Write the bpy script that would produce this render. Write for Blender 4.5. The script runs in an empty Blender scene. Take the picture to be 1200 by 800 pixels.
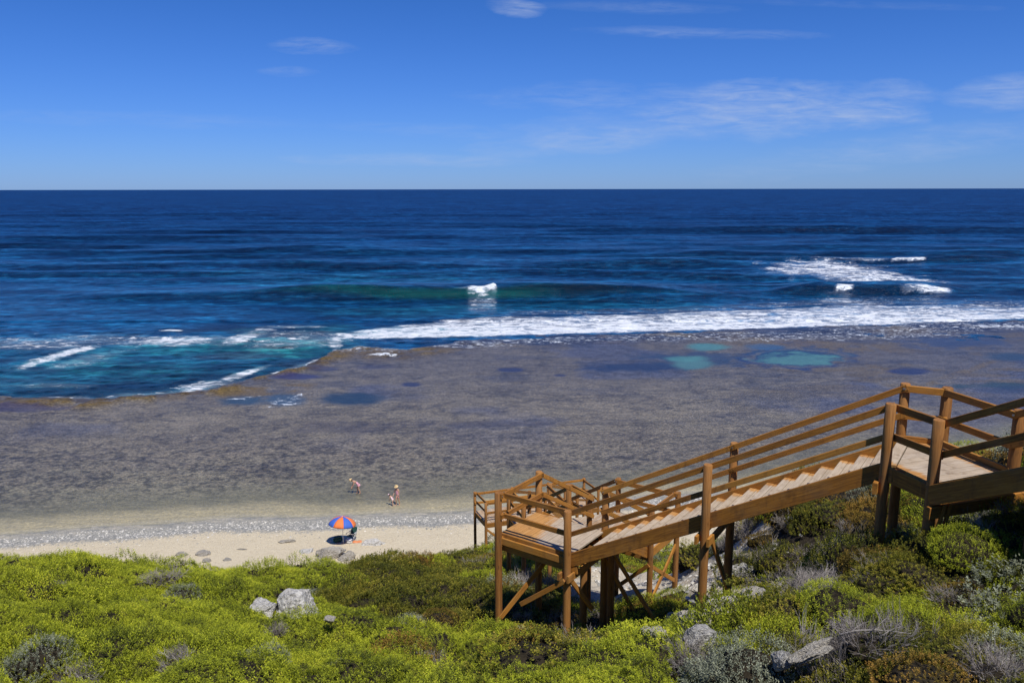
import bpy, bmesh, math, random
import numpy as np
from mathutils import Vector, Matrix
random.seed(7)
RNG = np.random.default_rng(11)
SC = bpy.context.scene
COL = SC.collection
R = math.radians

# ---------------------------------------------------------------- camera, sky, sun, exposure
CAM_H = 25.0
PITCH = R(10.82)
F = 933.0                       # focal length in pixels of a 1200 px wide frame
CP, SP = math.cos(PITCH), math.sin(PITCH)
cam_d = bpy.data.cameras.new('camera')
cam_d.lens = 28.0; cam_d.sensor_width = 36.0
cam_d.clip_start = 0.1; cam_d.clip_end = 200000.0
cam = bpy.data.objects.new('camera', cam_d); COL.objects.link(cam)
cam.location = (0, 0, CAM_H)
cam.rotation_mode = 'QUATERNION'
cam.rotation_quaternion = (Matrix.Rotation(math.pi/2 - PITCH, 4, 'X') @ Matrix.Rotation(R(-0.09), 4, 'Z')).to_quaternion()
SC.camera = cam

SUN_EL, SUN_AZ = 62.0, 152.0     # azimuth clockwise from the way the camera looks
world = bpy.data.worlds.new('World'); SC.world = world; world.use_nodes = True
wt = world.node_tree; wt.nodes.clear()
def N(t, typ, **kw):
    n = t.nodes.new(typ)
    for k, v in kw.items(): setattr(n, k, v)
    return n
w_out = N(wt, 'ShaderNodeOutputWorld'); w_bg = N(wt, 'ShaderNodeBackground')
w_bg.inputs['Strength'].default_value = 0.096
sky = N(wt, 'ShaderNodeTexSky', sky_type='NISHITA', sun_disc=False)
sky.sun_elevation = R(SUN_EL); sky.sun_rotation = R(SUN_AZ)
sky.altitude = 30; sky.air_density = 1.0; sky.dust_density = 0.15; sky.ozone_density = 4.0
wt.links.new(w_bg.outputs[0], w_out.inputs['Surface'])
def cam_dir(u, v):
    a = (u-600)/F; b = (v-400)/F
    return a, CP - b*SP, -SP - b*CP
# thin cirrus: soft elongated banks, each a stretch of stretched noise on the sky
tc = N(wt, 'ShaderNodeTexCoord')
sep = N(wt, 'ShaderNodeSeparateXYZ'); wt.links.new(tc.outputs['Generated'], sep.inputs[0])
def wmath(op, a, b=None, c=None, clamp=False):
    n = N(wt, 'ShaderNodeMath', operation=op); n.use_clamp = clamp
    for i, x in enumerate((a, b, c)):
        if x is None: continue
        if isinstance(x, (int, float)): n.inputs[i].default_value = x
        else: wt.links.new(x, n.inputs[i])
    return n.outputs[0]
ydir = wmath('MAXIMUM', sep.outputs[1], 0.02)
sx = wmath('DIVIDE', sep.outputs[0], ydir); sz = wmath('DIVIDE', sep.outputs[2], ydir)
cxyz = N(wt, 'ShaderNodeCombineXYZ'); wt.links.new(sx, cxyz.inputs[0]); wt.links.new(sz, cxyz.inputs[1])
def wnoise(scale, sc, detail=6, rough=0.6, dist=0.0):
    m = N(wt, 'ShaderNodeMapping'); m.inputs['Scale'].default_value = sc
    wt.links.new(cxyz.outputs[0], m.inputs[0])
    n = N(wt, 'ShaderNodeTexNoise'); n.inputs['Scale'].default_value = scale
    n.inputs['Detail'].default_value = detail; n.inputs['Roughness'].default_value = rough
    n.inputs['Distortion'].default_value = dist
    wt.links.new(m.outputs[0], n.inputs['Vector']); return n.outputs[0]
nz_edge = wnoise(9, (1, 3.2, 1), 5, 0.6)
nz_fine = wnoise(16, (1, 7.0, 1), 8, 0.68, 0.6)
total = None
for (u, v, ru, rv, tilt, amp, th) in [
        (606, 8, 30, 9, 0.10, 0.62, 0.34), (364, 54, 40, 8, 0.03, 0.55, 0.46), (340, 84, 30, 5, 0.0, 0.34, 0.46),
        (815, 39, 120, 6, 0.03, 0.34, 0.40), (775, 118, 175, 17, 0.02, 0.36, 0.42), (905, 130, 180, 26, -0.05, 0.74, 0.36), (840, 142, 220, 22, -0.07, 0.26, 0.22),
        (705, 160, 135, 16, -0.12, 0.46, 0.30), (1180, 110, 75, 17, -0.10, 0.45, 0.32),
        (490, 188, 120, 7, 0.01, 0.40, 0.36), (1090, 170, 210, 18, -0.14, 0.32, 0.36), (540, 155, 120, 8, 0.06, 0.22, 0.42),
        (1000, 6, 160, 4, 0.03, 0.14, 0.42), (180, 140, 170, 8, 0.03, 0.16, 0.40), (745, 9, 110, 6, 0.02, 0.22, 0.42)]:
    d = cam_dir(u, v); X, Z = d[0]/d[1], d[2]/d[1]
    rx, rz = ru/F, rv/F
    ax = wmath('SUBTRACT', sx, X); az = wmath('SUBTRACT', sz, Z)
    az2 = wmath('ADD', az, wmath('MULTIPLY', ax, tilt))
    e = wmath('ADD', wmath('POWER', wmath('ABSOLUTE', wmath('DIVIDE', ax, rx)), 2.0), wmath('POWER', wmath('ABSOLUTE', wmath('DIVIDE', az2, rz)), 2.0))
    e = wmath('ADD', e, wmath('MULTIPLY_ADD', nz_edge, 4.4, -2.2))
    m = wmath('MULTIPLY_ADD', e, -0.62, 0.95, clamp=True)
    fine = wmath('MULTIPLY_ADD', nz_fine, 2.2, -th*2.0 + 0.1, clamp=True)
    m = wmath('MULTIPLY', wmath('MULTIPLY', m, fine), amp)
    total = m if total is None else wmath('MAXIMUM', total, m)
sfw = wmath('GREATER_THAN', sep.outputs[1], 0.03)
total = wmath('MULTIPLY', total, sfw)
tint = N(wt, 'ShaderNodeMixRGB', blend_type='MULTIPLY'); tint.inputs[0].default_value = 1.0
elev = wmath('MULTIPLY', sep.outputs[2], 3.6, clamp=True)
grad = N(wt, 'ShaderNodeMixRGB'); grad.inputs[1].default_value = (0.345, 0.585, 1.30, 1); grad.inputs[2].default_value = (0.185, 0.485, 1.01, 1)
wt.links.new(elev, grad.inputs[0]); wt.links.new(grad.outputs[0], tint.inputs[2])
wt.links.new(sky.outputs[0], tint.inputs[1])
mixc = N(wt, 'ShaderNodeMixRGB'); mixc.inputs[2].default_value = (4.6, 5.6, 7.8, 1)
wt.links.new(total, mixc.inputs[0]); wt.links.new(tint.outputs[0], mixc.inputs[1])
wt.links.new(mixc.outputs[0], w_bg.inputs['Color'])

sun_d = bpy.data.lights.new('sun', 'SUN'); sun_d.energy = 4.6; sun_d.angle = R(0.53); sun_d.color = (1.0, 0.955, 0.88)
sun = bpy.data.objects.new('sun', sun_d); COL.objects.link(sun)
S = Vector((math.cos(R(SUN_EL))*math.sin(R(SUN_AZ)), math.cos(R(SUN_EL))*math.cos(R(SUN_AZ)), math.sin(R(SUN_EL))))
sun.rotation_mode = 'QUATERNION'; sun.rotation_quaternion = S.to_track_quat('Z', 'Y')
sun.location = (20, -30, 60)
SC.view_settings.view_transform = 'Standard'; SC.view_settings.look = 'None'
SC.view_settings.exposure = 0.0; SC.view_settings.gamma = 1.0
SC.cycles.max_bounces = 6; SC.cycles.diffuse_bounces = 3; SC.cycles.glossy_bounces = 2; SC.cycles.transmission_bounces = 2
SC.cycles.caustics_reflective = False; SC.cycles.caustics_refractive = False

# ---------------------------------------------------------------- helpers
def srgb(r, g, b):
    f = lambda c: (c/255/12.92) if c/255 <= 0.04045 else ((c/255+0.055)/1.055)**2.4
    return (f(r), f(g), f(b), 1.0)
def tag(o, label=None, cat=None, group=None, kind=None):
    if label: o['label'] = label
    if cat: o['category'] = cat
    if group: o['group'] = group
    if kind: o['kind'] = kind
    return o
def link(name, data, parent=None):
    o = bpy.data.objects.new(name, data); COL.objects.link(o)
    if parent: o.parent = parent
    return o
def empty(name, loc, rz=0):
    o = link(name, None); o.location = loc; o.rotation_euler = (0, 0, rz); o.empty_display_size = 0.3
    return o
def pymesh(name, verts, faces, mat=None, smooth=False):
    me = bpy.data.meshes.new(name); me.from_pydata([tuple(v) for v in verts], [], [tuple(f) for f in faces])
    if mat: me.materials.append(mat)
    if smooth:
        for p in me.polygons: p.use_smooth = True
    me.update(); return me
def npmesh(name, V, Fc, mat=None, smooth=False):
    """V (n,3), Fc (m,k) with k = 3 or 4"""
    me = bpy.data.meshes.new(name); k = Fc.shape[1]
    me.vertices.add(len(V)); me.vertices.foreach_set('co', np.asarray(V, np.float32).ravel())
    me.loops.add(Fc.size); me.loops.foreach_set('vertex_index', Fc.astype(np.int32).ravel())
    me.polygons.add(len(Fc)); me.polygons.foreach_set('loop_start', np.arange(0, Fc.size, k, dtype=np.int32))
    if smooth: me.polygons.foreach_set('use_smooth', np.ones(len(Fc), bool))
    if mat: me.materials.append(mat)
    me.update(calc_edges=True); return me
def attr(me, name, vals, typ='FLOAT'):
    a = me.attributes.new(name, typ, 'POINT')
    if typ == 'FLOAT': a.data.foreach_set('value', np.asarray(vals, np.float32).ravel())
    elif typ == 'FLOAT_COLOR': a.data.foreach_set('color', np.asarray(vals, np.float32).ravel())
    else: a.data.foreach_set('vector', np.asarray(vals, np.float32).ravel())
def _h(i, j, s):
    n = (i.astype(np.int64)*374761393 + j.astype(np.int64)*668265263 + s*1442695041) & 0x7fffffff
    n = ((n ^ (n >> 13))*1274126177) & 0x7fffffff
    return ((n ^ (n >> 16)) & 0xffff)/65535.0
def vnoise(x, y, s=0):
    xi = np.floor(x); yi = np.floor(y); fx = x-xi; fy = y-yi
    fx = fx*fx*(3-2*fx); fy = fy*fy*(3-2*fy)
    xi = xi.astype(np.int64); yi = yi.astype(np.int64)
    return ((_h(xi, yi, s)*(1-fx)+_h(xi+1, yi, s)*fx)*(1-fy) + (_h(xi, yi+1, s)*(1-fx)+_h(xi+1, yi+1, s)*fx)*fy)
def fbm(x, y, s=0, o=4, g=0.5):
    t = 0; a = 1; n = 0
    for k in range(o):
        t = t + a*vnoise(x*2**k+k*17.3, y*2**k-k*9.1, s+k); n += a; a *= g
    return t/n
def sst(a, b, x):
    t = np.clip((x-a)/(b-a), 0, 1); return t*t*(3-2*t)
def plane_at(u, v, z=0.0):
    d = cam_dir(u, v); t = (z-CAM_H)/d[2]
    return Vector((d[0]*t, d[1]*t, z))
def px_of(x, y, z=0.0):
    """where a world point stands in the photograph: only used to look up what grows or lies there"""
    h = z-CAM_H; zc = y*CP - h*SP
    return 600+F*x/zc, 400+F*(-h*CP - y*SP)/zc

# ---------------------------------------------------------------- node material kit
class M:
    def __init__(s, name):
        s.m = bpy.data.materials.new(name); s.m.use_nodes = True; s.t = s.m.node_tree; s.t.nodes.clear()
        s.out = s.n('ShaderNodeOutputMaterial'); s.p = s.n('ShaderNodeBsdfPrincipled')
        s.t.links.new(s.p.outputs[0], s.out.inputs[0])
    def n(s, typ, **kw): return N(s.t, typ, **kw)
    def l(s, a, b): s.t.links.new(a, b)
    def set(s, **kw):
        for k, v in kw.items():
            k = {'base': 'Base Color', 'rough': 'Roughness', 'spec': 'Specular IOR Level', 'ior': 'IOR'}.get(k, k)
            if hasattr(v, 'links') or hasattr(v, 'is_linked'): s.l(v, s.p.inputs[k])
            else: s.p.inputs[k].default_value = v
        return s
    def coord(s, kind='Object', scale=(1, 1, 1)):
        c = s.n('ShaderNodeTexCoord'); m = s.n('ShaderNodeMapping'); m.inputs['Scale'].default_value = scale
        s.l(c.outputs[kind], m.inputs[0]); return m.outputs[0]
    def pos(s, scale=(1, 1, 1)):
        c = s.n('ShaderNodeNewGeometry'); m = s.n('ShaderNodeMapping'); m.inputs['Scale'].default_value = scale
        s.l(c.outputs['Position'], m.inputs[0]); return m.outputs[0]
    def noise(s, vec, scale=5, detail=4, rough=0.55, dist=0.0):
        n = s.n('ShaderNodeTexNoise')
        n.inputs['Scale'].default_value = scale; n.inputs['Detail'].default_value = detail
        n.inputs['Roughness'].default_value = rough; n.inputs['Distortion'].default_value = dist
        s.l(vec, n.inputs['Vector']); return n.outputs[0]
    def vor(s, vec, scale=5, feature='F1'):
        n = s.n('ShaderNodeTexVoronoi', feature=feature); n.inputs['Scale'].default_value = scale
        s.l(vec, n.inputs['Vector']); return n
    def attr(s, name): 
        a = s.n('ShaderNodeAttribute', attribute_name=name); return a
    def ramp(s, fac, stops):
        r = s.n('ShaderNodeValToRGB'); e = r.color_ramp.elements
        while len(e) < len(stops): e.new(0.5)
        for i, (p, c) in enumerate(stops):
            e[i].position = p; e[i].color = c if len(c) == 4 else (*c, 1)
        s.l(fac, r.inputs[0]); return r.outputs[0]
    def mix(s, fac, a, b, mode='MIX'):
        m = s.n('ShaderNodeMixRGB', blend_type=mode)
        for i, x in enumerate((fac, a, b)):
            if hasattr(x, 'is_linked'): s.l(x, m.inputs[i])
            else: m.inputs[i].default_value = x if i == 0 or len(x) == 4 else (*x, 1)
        return m.outputs[0]
    def math(s, op, a, b=0.0, c=0.0, clamp=False):
        n = s.n('ShaderNodeMath', operation=op); n.use_clamp = clamp
        for i, x in enumerate((a, b, c)):
            if hasattr(x, 'is_linked'): s.l(x, n.inputs[i])
            else: n.inputs[i].default_value = x
        return n.outputs[0]
    def bump(s, h, strength=0.5, dist=0.02):
        b = s.n('ShaderNodeBump'); b.inputs['Strength'].default_value = strength; b.inputs['Distance'].default_value = dist
        s.l(h, b.inputs['Height']); s.l(b.outputs[0], s.p.inputs['Normal']); return s

# ---------------------------------------------------------------- timber materials
def wood(name, c_dark, c_mid, c_light, worn=False, rough=0.75):
    k = M(name); v = k.coord('Object', (1.2, 22, 22))
    oi = k.n('ShaderNodeObjectInfo')
    shift = k.n('ShaderNodeVectorMath', operation='ADD'); k.l(v, shift.inputs[0])
    sc = k.n('ShaderNodeVectorMath', operation='SCALE'); sc.inputs[0].default_value = (13, 7, 5); k.l(oi.outputs['Random'], sc.inputs['Scale'])
    k.l(sc.outputs[0], shift.inputs[1])
    g = k.noise(shift.outputs[0], 1.6, 6, 0.62, 1.2)
    blot = k.noise(shift.outputs[0], 0.25, 3, 0.5)
    f = k.math('ADD', k.math('MULTIPLY', g, 0.65), k.math('MULTIPLY', blot, 0.35))
    f = k.math('ADD', f, k.math('MULTIPLY_ADD', oi.outputs['Random'], 0.16, -0.08))
    base = k.ramp(f, [(0.30, c_dark), (0.5, c_mid), (0.72, c_light)])
    if worn:
        w = k.attr('wear').outputs['Fac']
        grey = k.ramp(g, [(0.3, (0.28, 0.225, 0.165)), (0.55, (0.45, 0.38, 0.295)), (0.75, (0.55, 0.48, 0.39))])
        grey = k.mix(k.math('MULTIPLY_ADD', oi.outputs['Random'], 0.5, 0.0), grey, (0.50, 0.40, 0.28, 1))
        wn = k.math('ADD', w, k.math('MULTIPLY_ADD', k.noise(shift.outputs[0], 0.8, 5, 0.6), 0.9, -0.45))
        wn = k.math('MULTIPLY', k.ramp(wn, [(0.36, (0, 0, 0)), (0.62, (1, 1, 1))]), 0.93)
        base = k.mix(wn, base, grey)
    wea = k.noise(k.pos(), 2.2, 5, 0.65)
    base = k.mix(k.math('MULTIPLY', k.ramp(wea, [(0.48, (0, 0, 0)), (0.66, (1, 1, 1))]), 0.28), base, (0.22, 0.145, 0.08, 1))
    base = k.mix(k.math('MULTIPLY', k.ramp(k.noise(k.pos((1, 1, 0.35)), 5.5, 4, 0.6), [(0.55, (0, 0, 0)), (0.68, (1, 1, 1))]), 0.4), base, (0.10, 0.05, 0.02, 1))
    # knots
    kn = k.vor(k.coord('Object', (1.1, 5, 5)), 1.4)
    kf = k.ramp(kn.outputs['Distance'], [(0.05, (1, 1, 1)), (0.11, (0, 0, 0))])
    base = k.mix(k.math('MULTIPLY', kf, 0.6), base, tuple(c*0.45 for c in c_dark[:3]))
    k.set(base=base, rough=rough, spec=0.25); k.bump(g, 0.35, 0.004); return k.m
m_rail = wood('oiled_timber', (0.16, 0.062, 0.014), (0.40, 0.170, 0.028), (0.56, 0.28, 0.058))
m_post = wood('round_log_timber', (0.15, 0.062, 0.018), (0.32, 0.142, 0.038), (0.43, 0.21, 0.065))
m_tread = wood('foot_worn_timber', (0.30, 0.13, 0.035), (0.46, 0.23, 0.07), (0.56, 0.33, 0.13), worn=True)
k = M('galvanised_steel'); k.set(base=(0.45, 0.45, 0.44, 1), rough=0.45, Metallic=0.9); m_bolt = k.m

# ---------------------------------------------------------------- terrain of the slope
CT = np.array([  # x, y, metres below the camera of the top of the scrub
 (0,0,1.9),(-8,0,3.0),(8,0,.7),(-16,2,4.6),(15,2,-.6),(0,7,4.75),(-5,7,5.0),(5.2,7,3.85),(9,7,2.4),(2.6,9,5.2),(-0.5,11,7.0),(1.0,12.9,8.0),(2.9,11,6.8),(-2.5,13,7.9),
 (-.3,15.96,9.5),(1.1,14.95,9.3),(3.43,13.24,8.05),(5.7,11.57,5.35),(4.33,14.5,8.0),(6.5,12.83,5.9),(5.96,10.71,5.0),(7.4,11.2,4.75),
 (9.8,16,5.5),(13,14,4.2),(8.4,17.5,6.5),(6.6,17.5,7.25),(6.3,19.7,8.6),(7.6,21,8.2),(7.5,15,6.3),(.62,17.25,9.7),(3.3,19.5,10.5),(4.2,21,11.3),(3.6,24,12.3),(.8,24,12.2),
 (-1.8,36,17.2),(2,36,17.2),(5,36,17.3),(-11.7,17,8.5),(-8.3,22,11.1),(-6,26,13.0),(-4.1,30,14.9),(-1.5,33,16.2),(-5,12,7.1),(-10,10,5.7),(-16,14,6.85),
 (-25,30,15),(-16,27,14.8),(-12,34,18.8),(-8,40,22.3),(-4,43,22.3),(2,44,22.5),(10,44,21.5),(12,30,15.5),(20,30,12.5),(20,45,21),(30,50,23.5),
 (12,22,10.3),(-25,15,6.8),(-32,40,23),(-30,50,25.5),(-15,50,25.5),(0,50,25.4),(12,52,25.3),(25,58,25.3),(0,62,27),(-20,60,27),(24,66,27),(45,60,24.9),(45,78,25.2),(38,72,25.3),(60,70,25.2)], float)
def _tps(r): 
    r = np.maximum(r, 1e-9); return r*r*np.log(r)
_n = len(CT); _K = _tps(np.hypot(CT[:, None, 0]-CT[None, :, 0], CT[:, None, 1]-CT[None, :, 1])) + np.eye(_n)*0.15
_P = np.c_[np.ones(_n), CT[:, 0], CT[:, 1]]
_sol = np.linalg.solve(np.block([[_K, _P], [_P.T, np.zeros((3, 3))]]), np.r_[CT[:, 2], np.zeros(3)])
def surf(x, y):
    x = np.asarray(x, float); y = np.asarray(y, float); sh = np.broadcast(x, y).shape
    X = np.broadcast_to(x, sh).ravel(); Y = np.broadcast_to(y, sh).ravel()
    out = np.empty(len(X))
    for i in range(0, len(X), 20000):
        xx = X[i:i+20000]; yy = Y[i:i+20000]
        r = np.hypot(xx[:, None]-CT[None, :, 0], yy[:, None]-CT[None, :, 1])
        out[i:i+20000] = _tps(r) @ _sol[:_n] + _sol[_n] + _sol[_n+1]*xx + _sol[_n+2]*yy
    bumps = (fbm(X/1.7, Y/1.7, 3, 2)-0.5)*1.15 + (fbm(X/7.0, Y/7.0, 9, 2)-0.5)*0.5
    return (CAM_H - out + bumps*np.clip((Y-3)/4, 0, 1)).reshape(sh)
SCRUB = 0.38
def ground(x, y): return float(surf(x, y)) - SCRUB
def ray_surf(u, v, off=0.0):
    d = cam_dir(u, v); ts = np.arange(4.0, 70.0, 0.05)
    z = CAM_H + d[2]*ts; s = surf(d[0]*ts, d[1]*ts) - off
    i = int(np.argmax(z < s)); t = ts[i]
    return Vector((d[0]*t, d[1]*t, float(s[i])))
PATH = [(2.6, 12.4), (3.7, 13.9), (4.7, 15.6), (4.9, 18.0), (4.4, 20.5), (3.8, 24.0), (3.4, 28.0)]
def path_dist(x, y):
    d = np.full(np.broadcast(x, y).shape, 1e9)
    for (ax, ay), (bx, by) in zip(PATH[:-1], PATH[1:]):
        dx, dy = bx-ax, by-ay; t = np.clip(((x-ax)*dx+(y-ay)*dy)/(dx*dx+dy*dy), 0, 1)
        d = np.minimum(d, np.hypot(x-ax-t*dx, y-ay-t*dy))
    # the open sandy gully spreads out below the lower landing
    d = np.minimum(d, np.hypot((x-3.5)/2.3, (y-23.0)/4.2)*1.75)
    return d
def path_w(y): return 0.60 + 1.15*sst(15.5, 20, y)

k = M('sandy_soil')
a = k.attr('path').outputs['Fac']
n1 = k.noise(k.pos(), 9, 7, 0.7); n2 = k.noise(k.pos(), 45, 4, 0.7)
soil = k.ramp(n1, [(0.35, (0.018, 0.014, 0.010)), (0.6, (0.05, 0.04, 0.028)), (0.78, (0.14, 0.12, 0.085))])
sand = k.ramp(k.mix(0.4, n1, n2), [(0.36, (0.30, 0.25, 0.18)), (0.5, (0.50, 0.44, 0.34)), (0.66, (0.62, 0.56, 0.45))])
k.set(base=k.mix(a, soil, sand), rough=0.95, spec=0.1); k.bump(n1, 0.8, 0.06); m_soil = k.m
xs = np.concatenate([np.arange(-60, -20, 1.5), np.arange(-20, 16, 0.22), np.arange(16, 75, 1.5)])
ys = np.concatenate([np.arange(-14, 3, 1.0), np.arange(3, 40, 0.22), np.arange(40, 90, 1.0)])
X, Y = np.meshgrid(xs, ys)
pd = path_dist(X, Y); pw = path_w(Y)
pm = 1 - sst(pw*0.7, pw*1.35, pd + (fbm(X*1.7, Y*1.7, 5)-0.5)*0.7)
Z = surf(X, Y) - SCRUB + pm*0.12 + (fbm(X*2.2, Y*2.2, 21, 3)-0.5)*0.22*pm
idx = np.arange(X.size).reshape(X.shape)
Fq = np.stack([idx[:-1, :-1], idx[:-1, 1:], idx[1:, 1:], idx[1:, :-1]], -1).reshape(-1, 4)
me = npmesh('hillside', np.stack([X, Y, Z], -1).reshape(-1, 3), Fq, m_soil, True); attr(me, 'path', pm)
tag(link('hillside', me), 'dark sandy hillside under the coastal scrub', kind='structure')

# ---------------------------------------------------------------- beach
def shore_y(x): return 60.6 + 0.125*x + 0.0036*np.maximum(x, 0)**2 + 0.35*np.sin(x*0.21) + 0.2*np.sin(x*0.57+1)
def beach_z(x, y):
    d = shore_y(x) - y
    return 0.02 + 0.075*d + 0.30*sst(2.2, 4.5, d) - 0.02*np.maximum(d-9, 0) + (fbm(x/2.5, y/2.5, 31, 3)-0.5)*0.12*sst(1, 4, d)
xs = np.arange(-75, 110, 0.6); ds = np.concatenate([np.arange(-1.6, 12, 0.16), np.arange(12, 34, 0.8)])
Xb, Db = np.meshgrid(xs, ds); Yb = shore_y(Xb) - Db; Zb = beach_z(Xb, Yb)
k = M('beach_sand')
d = k.attr('shore').outputs['Fac']; p = k.pos()
nA = k.noise(p, 1.1, 6, 0.7); nB = k.noise(p, 7, 6, 0.75); vp = k.vor(p, 7.0)
nC = k.noise(p, 3.0, 7, 0.8)
sandc = k.ramp(k.mix(0.5, nB, nC), [(0.36, (0.44, 0.36, 0.24)), (0.45, (0.60, 0.51, 0.35)), (0.62, (0.68, 0.59, 0.42))])
peb = k.ramp(vp.outputs['Color'], [(0.1, (0.21, 0.21, 0.19)), (0.5, (0.33, 0.32, 0.28)), (0.95, (0.46, 0.43, 0.36))])
wetc = k.ramp(nB, [(0.35, (0.17, 0.175, 0.17)), (0.6, (0.29, 0.285, 0.26))])
dd = k.math('ADD', d, k.math('MULTIPLY_ADD', nA, 3.0, -1.5))
dd2 = k.math('ADD', dd, k.math('MULTIPLY_ADD', vp.outputs['Distance'], 1.2, -0.4))
base = k.mix(k.ramp(k.math('DIVIDE', dd2, 10.0), [(0.42, (0, 0, 0)), (0.50, (1, 1, 1))]), peb, sandc)
nW = k.noise(k.pos((0.35, 1.4, 1)), 1.6, 7, 0.75)
wetp = k.mix(k.ramp(nW, [(0.40, (0, 0, 0)), (0.60, (1, 1, 1))]), wetc, k.mix(0.5, peb, sandc))
base = k.mix(k.ramp(k.math('DIVIDE', dd2, 10.0), [(0.05, (0, 0, 0)), (0.24, (1, 1, 1))]), wetp, base)
edge = k.ramp(k.math('DIVIDE', k.math('ADD', d, k.math('MULTIPLY', nA, 0.5)), 10.0), [(0.03, (0.40, 0.36, 0.24)), (0.08, (0.2, 0.2, 0.18))])
base = k.mix(k.ramp(k.math('DIVIDE', dd, 10.0), [(0.02, (0, 0, 0)), (0.06, (1, 1, 1))]), edge, base)
k.set(base=base, rough=0.85, spec=0.2); k.bump(k.math('ADD', nB, nC), 0.9, 0.09)
idx = np.arange(Xb.size).reshape(Xb.shape)
Fq = np.stack([idx[:-1, :-1], idx[1:, :-1], idx[1:, 1:], idx[:-1, 1:]], -1).reshape(-1, 4)
me = npmesh('beach', np.stack([Xb, Yb, Zb], -1).reshape(-1, 3), Fq, k.m, True); attr(me, 'shore', Db)
tag(link('beach', me), 'pale sand beach with a grey pebble band by the water', kind='structure')

# ---------------------------------------------------------------- reef flat and ocean
def poly_interp(u, pts): return np.interp(u, [p[0] for p in pts], [p[1] for p in pts])
EDGE = [(-700, 490), (-200, 474), (0, 466), (60, 468), (110, 466), (150, 461), (200, 459), (240, 456), (275, 449), (310, 441), (340, 432),
        (370, 424), (395, 413), (420, 407), (470, 410), (520, 405), (560, 401), (600, 397), (800, 390), (1000, 385), (1200, 378), (1800, 366)]
def ell(u, v, cu, cv, ru, rv, tilt=0.0):
    vv = v - cv - tilt*(u-cu); return np.sqrt(((u-cu)/ru)**2 + (vv/rv)**2)
def mixc_(c, col, m): return c*(1-m[..., None]) + np.array(col)*m[..., None]

def fan(t0, t1, nrow, x0, x1, ncol, extra=()):
    tt = np.concatenate([np.linspace(t0, t1, nrow), np.array(extra)])
    yy = CAM_H/tt; ax = np.linspace(x0, x1, ncol)
    A, Yf = np.meshgrid(ax, yy); return A*Yf, Yf
# reef sheet
Xr, Yr = fan(0.46, 0.150, 500, -1.05, 1.05, 720)
U, V = px_of(Xr, Yr)
e_y = poly_interp(U, EDGE) + (fbm(Xr/7, Yr/7, 40, 4)-0.5)*9 + (fbm(Xr/2.2, Yr/2.2, 41, 3)-0.5)*4
inside = V - e_y                      # > 0 on the flat
n_l = fbm(Xr/16, Yr/16, 50, 4); n_m = fbm(Xr/4.5, Yr/3.0, 51, 4, 0.6); n_s = fbm(Xr/0.9, Yr/0.6, 52, 3, 0.6)
near = np.array((0.190, 0.174, 0.118)); mid = np.array((0.168, 0.146, 0.108)); far = np.array((0.118, 0.106, 0.094)); blue = np.array((0.030, 0.045, 0.105))
w = sst(585, 520, V)[..., None]; c = near*(1-w) + mid*w
w = sst(500, 425, V)[..., None]; c = c*(1-w) + far*w
rb = sst(850, 1250, U)*sst(500, 400, V)*0.35
c = mixc_(c, blue, np.clip(rb, 0, 1))
c = mixc_(c, blue*1.25, sst(0.52, 0.66, n_l)*0.5*sst(560, 470, V))
c = mixc_(c, (0.045, 0.038, 0.040), sst(0.50, 0.68, n_m)*0.26)
c = mixc_(c, (0.19, 0.165, 0.125), sst(0.53, 0.68, fbm(Xr/5+31, Yr/2.6, 57, 5, 0.65))*0.45*sst(410, 470, V))
c = c*(0.62 + 0.76*n_s[..., None])
rg = 1-np.abs(fbm(Xr/9+5, Yr/4.5, 63, 5, .62)-0.5)*2; rg2 = 1-np.abs(fbm(Xr/3+9, Yr/2.2, 64, 4, .6)-0.5)*2
c = mixc_(c, (0.030, 0.028, 0.034), sst(0.93, 0.99, rg)*0.55*sst(585, 540, V)); c = mixc_(c, (0.045, 0.042, 0.040), sst(0.94, 0.99, rg2)*0.45*sst(580, 500, V))
c = mixc_(c, (0.024, 0.034, 0.070), sst(0.56, 0.68, fbm(Xr/11-7, Yr/4.2, 66, 5, .6))*0.30*sst(520, 470, V))
c = mixc_(c, (0.115, 0.085, 0.040), sst(0.56, 0.66, fbm(Xr/8+90, Yr/3.4, 67, 5, .62))*0.5*sst(700, 1000, U)*sst(480, 440, V))
spk = fbm(Xr/0.42, Yr/0.42, 61, 2, 0.7)
c = mixc_(c, (0.028, 0.024, 0.020), sst(0.50, 0.66, spk)*0.6*sst(478, 540, V))
c = mixc_(c, (0.17, 0.14, 0.10), sst(0.47, 0.33, spk)*0.35*sst(478, 540, V))
# milky green shallows along the sand
sd = Yr - shore_y(Xr)                 # metres off the waterline
c = mixc_(c, (0.165, 0.155, 0.100), (1-sst(3.0, 9.5, sd + (n_l-0.5)*8 + (n_m-0.5)*3))*0.85)
c = mixc_(c, (0.38, 0.33, 0.20), (1-sst(1.2, 4.0, sd + (n_l-0.5)*4))*0.85)
c = mixc_(c, (0.40, 0.37, 0.28), (1-sst(0.0, 0.5, sd + (n_m-0.5)*0.8))*0.4)
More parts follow.
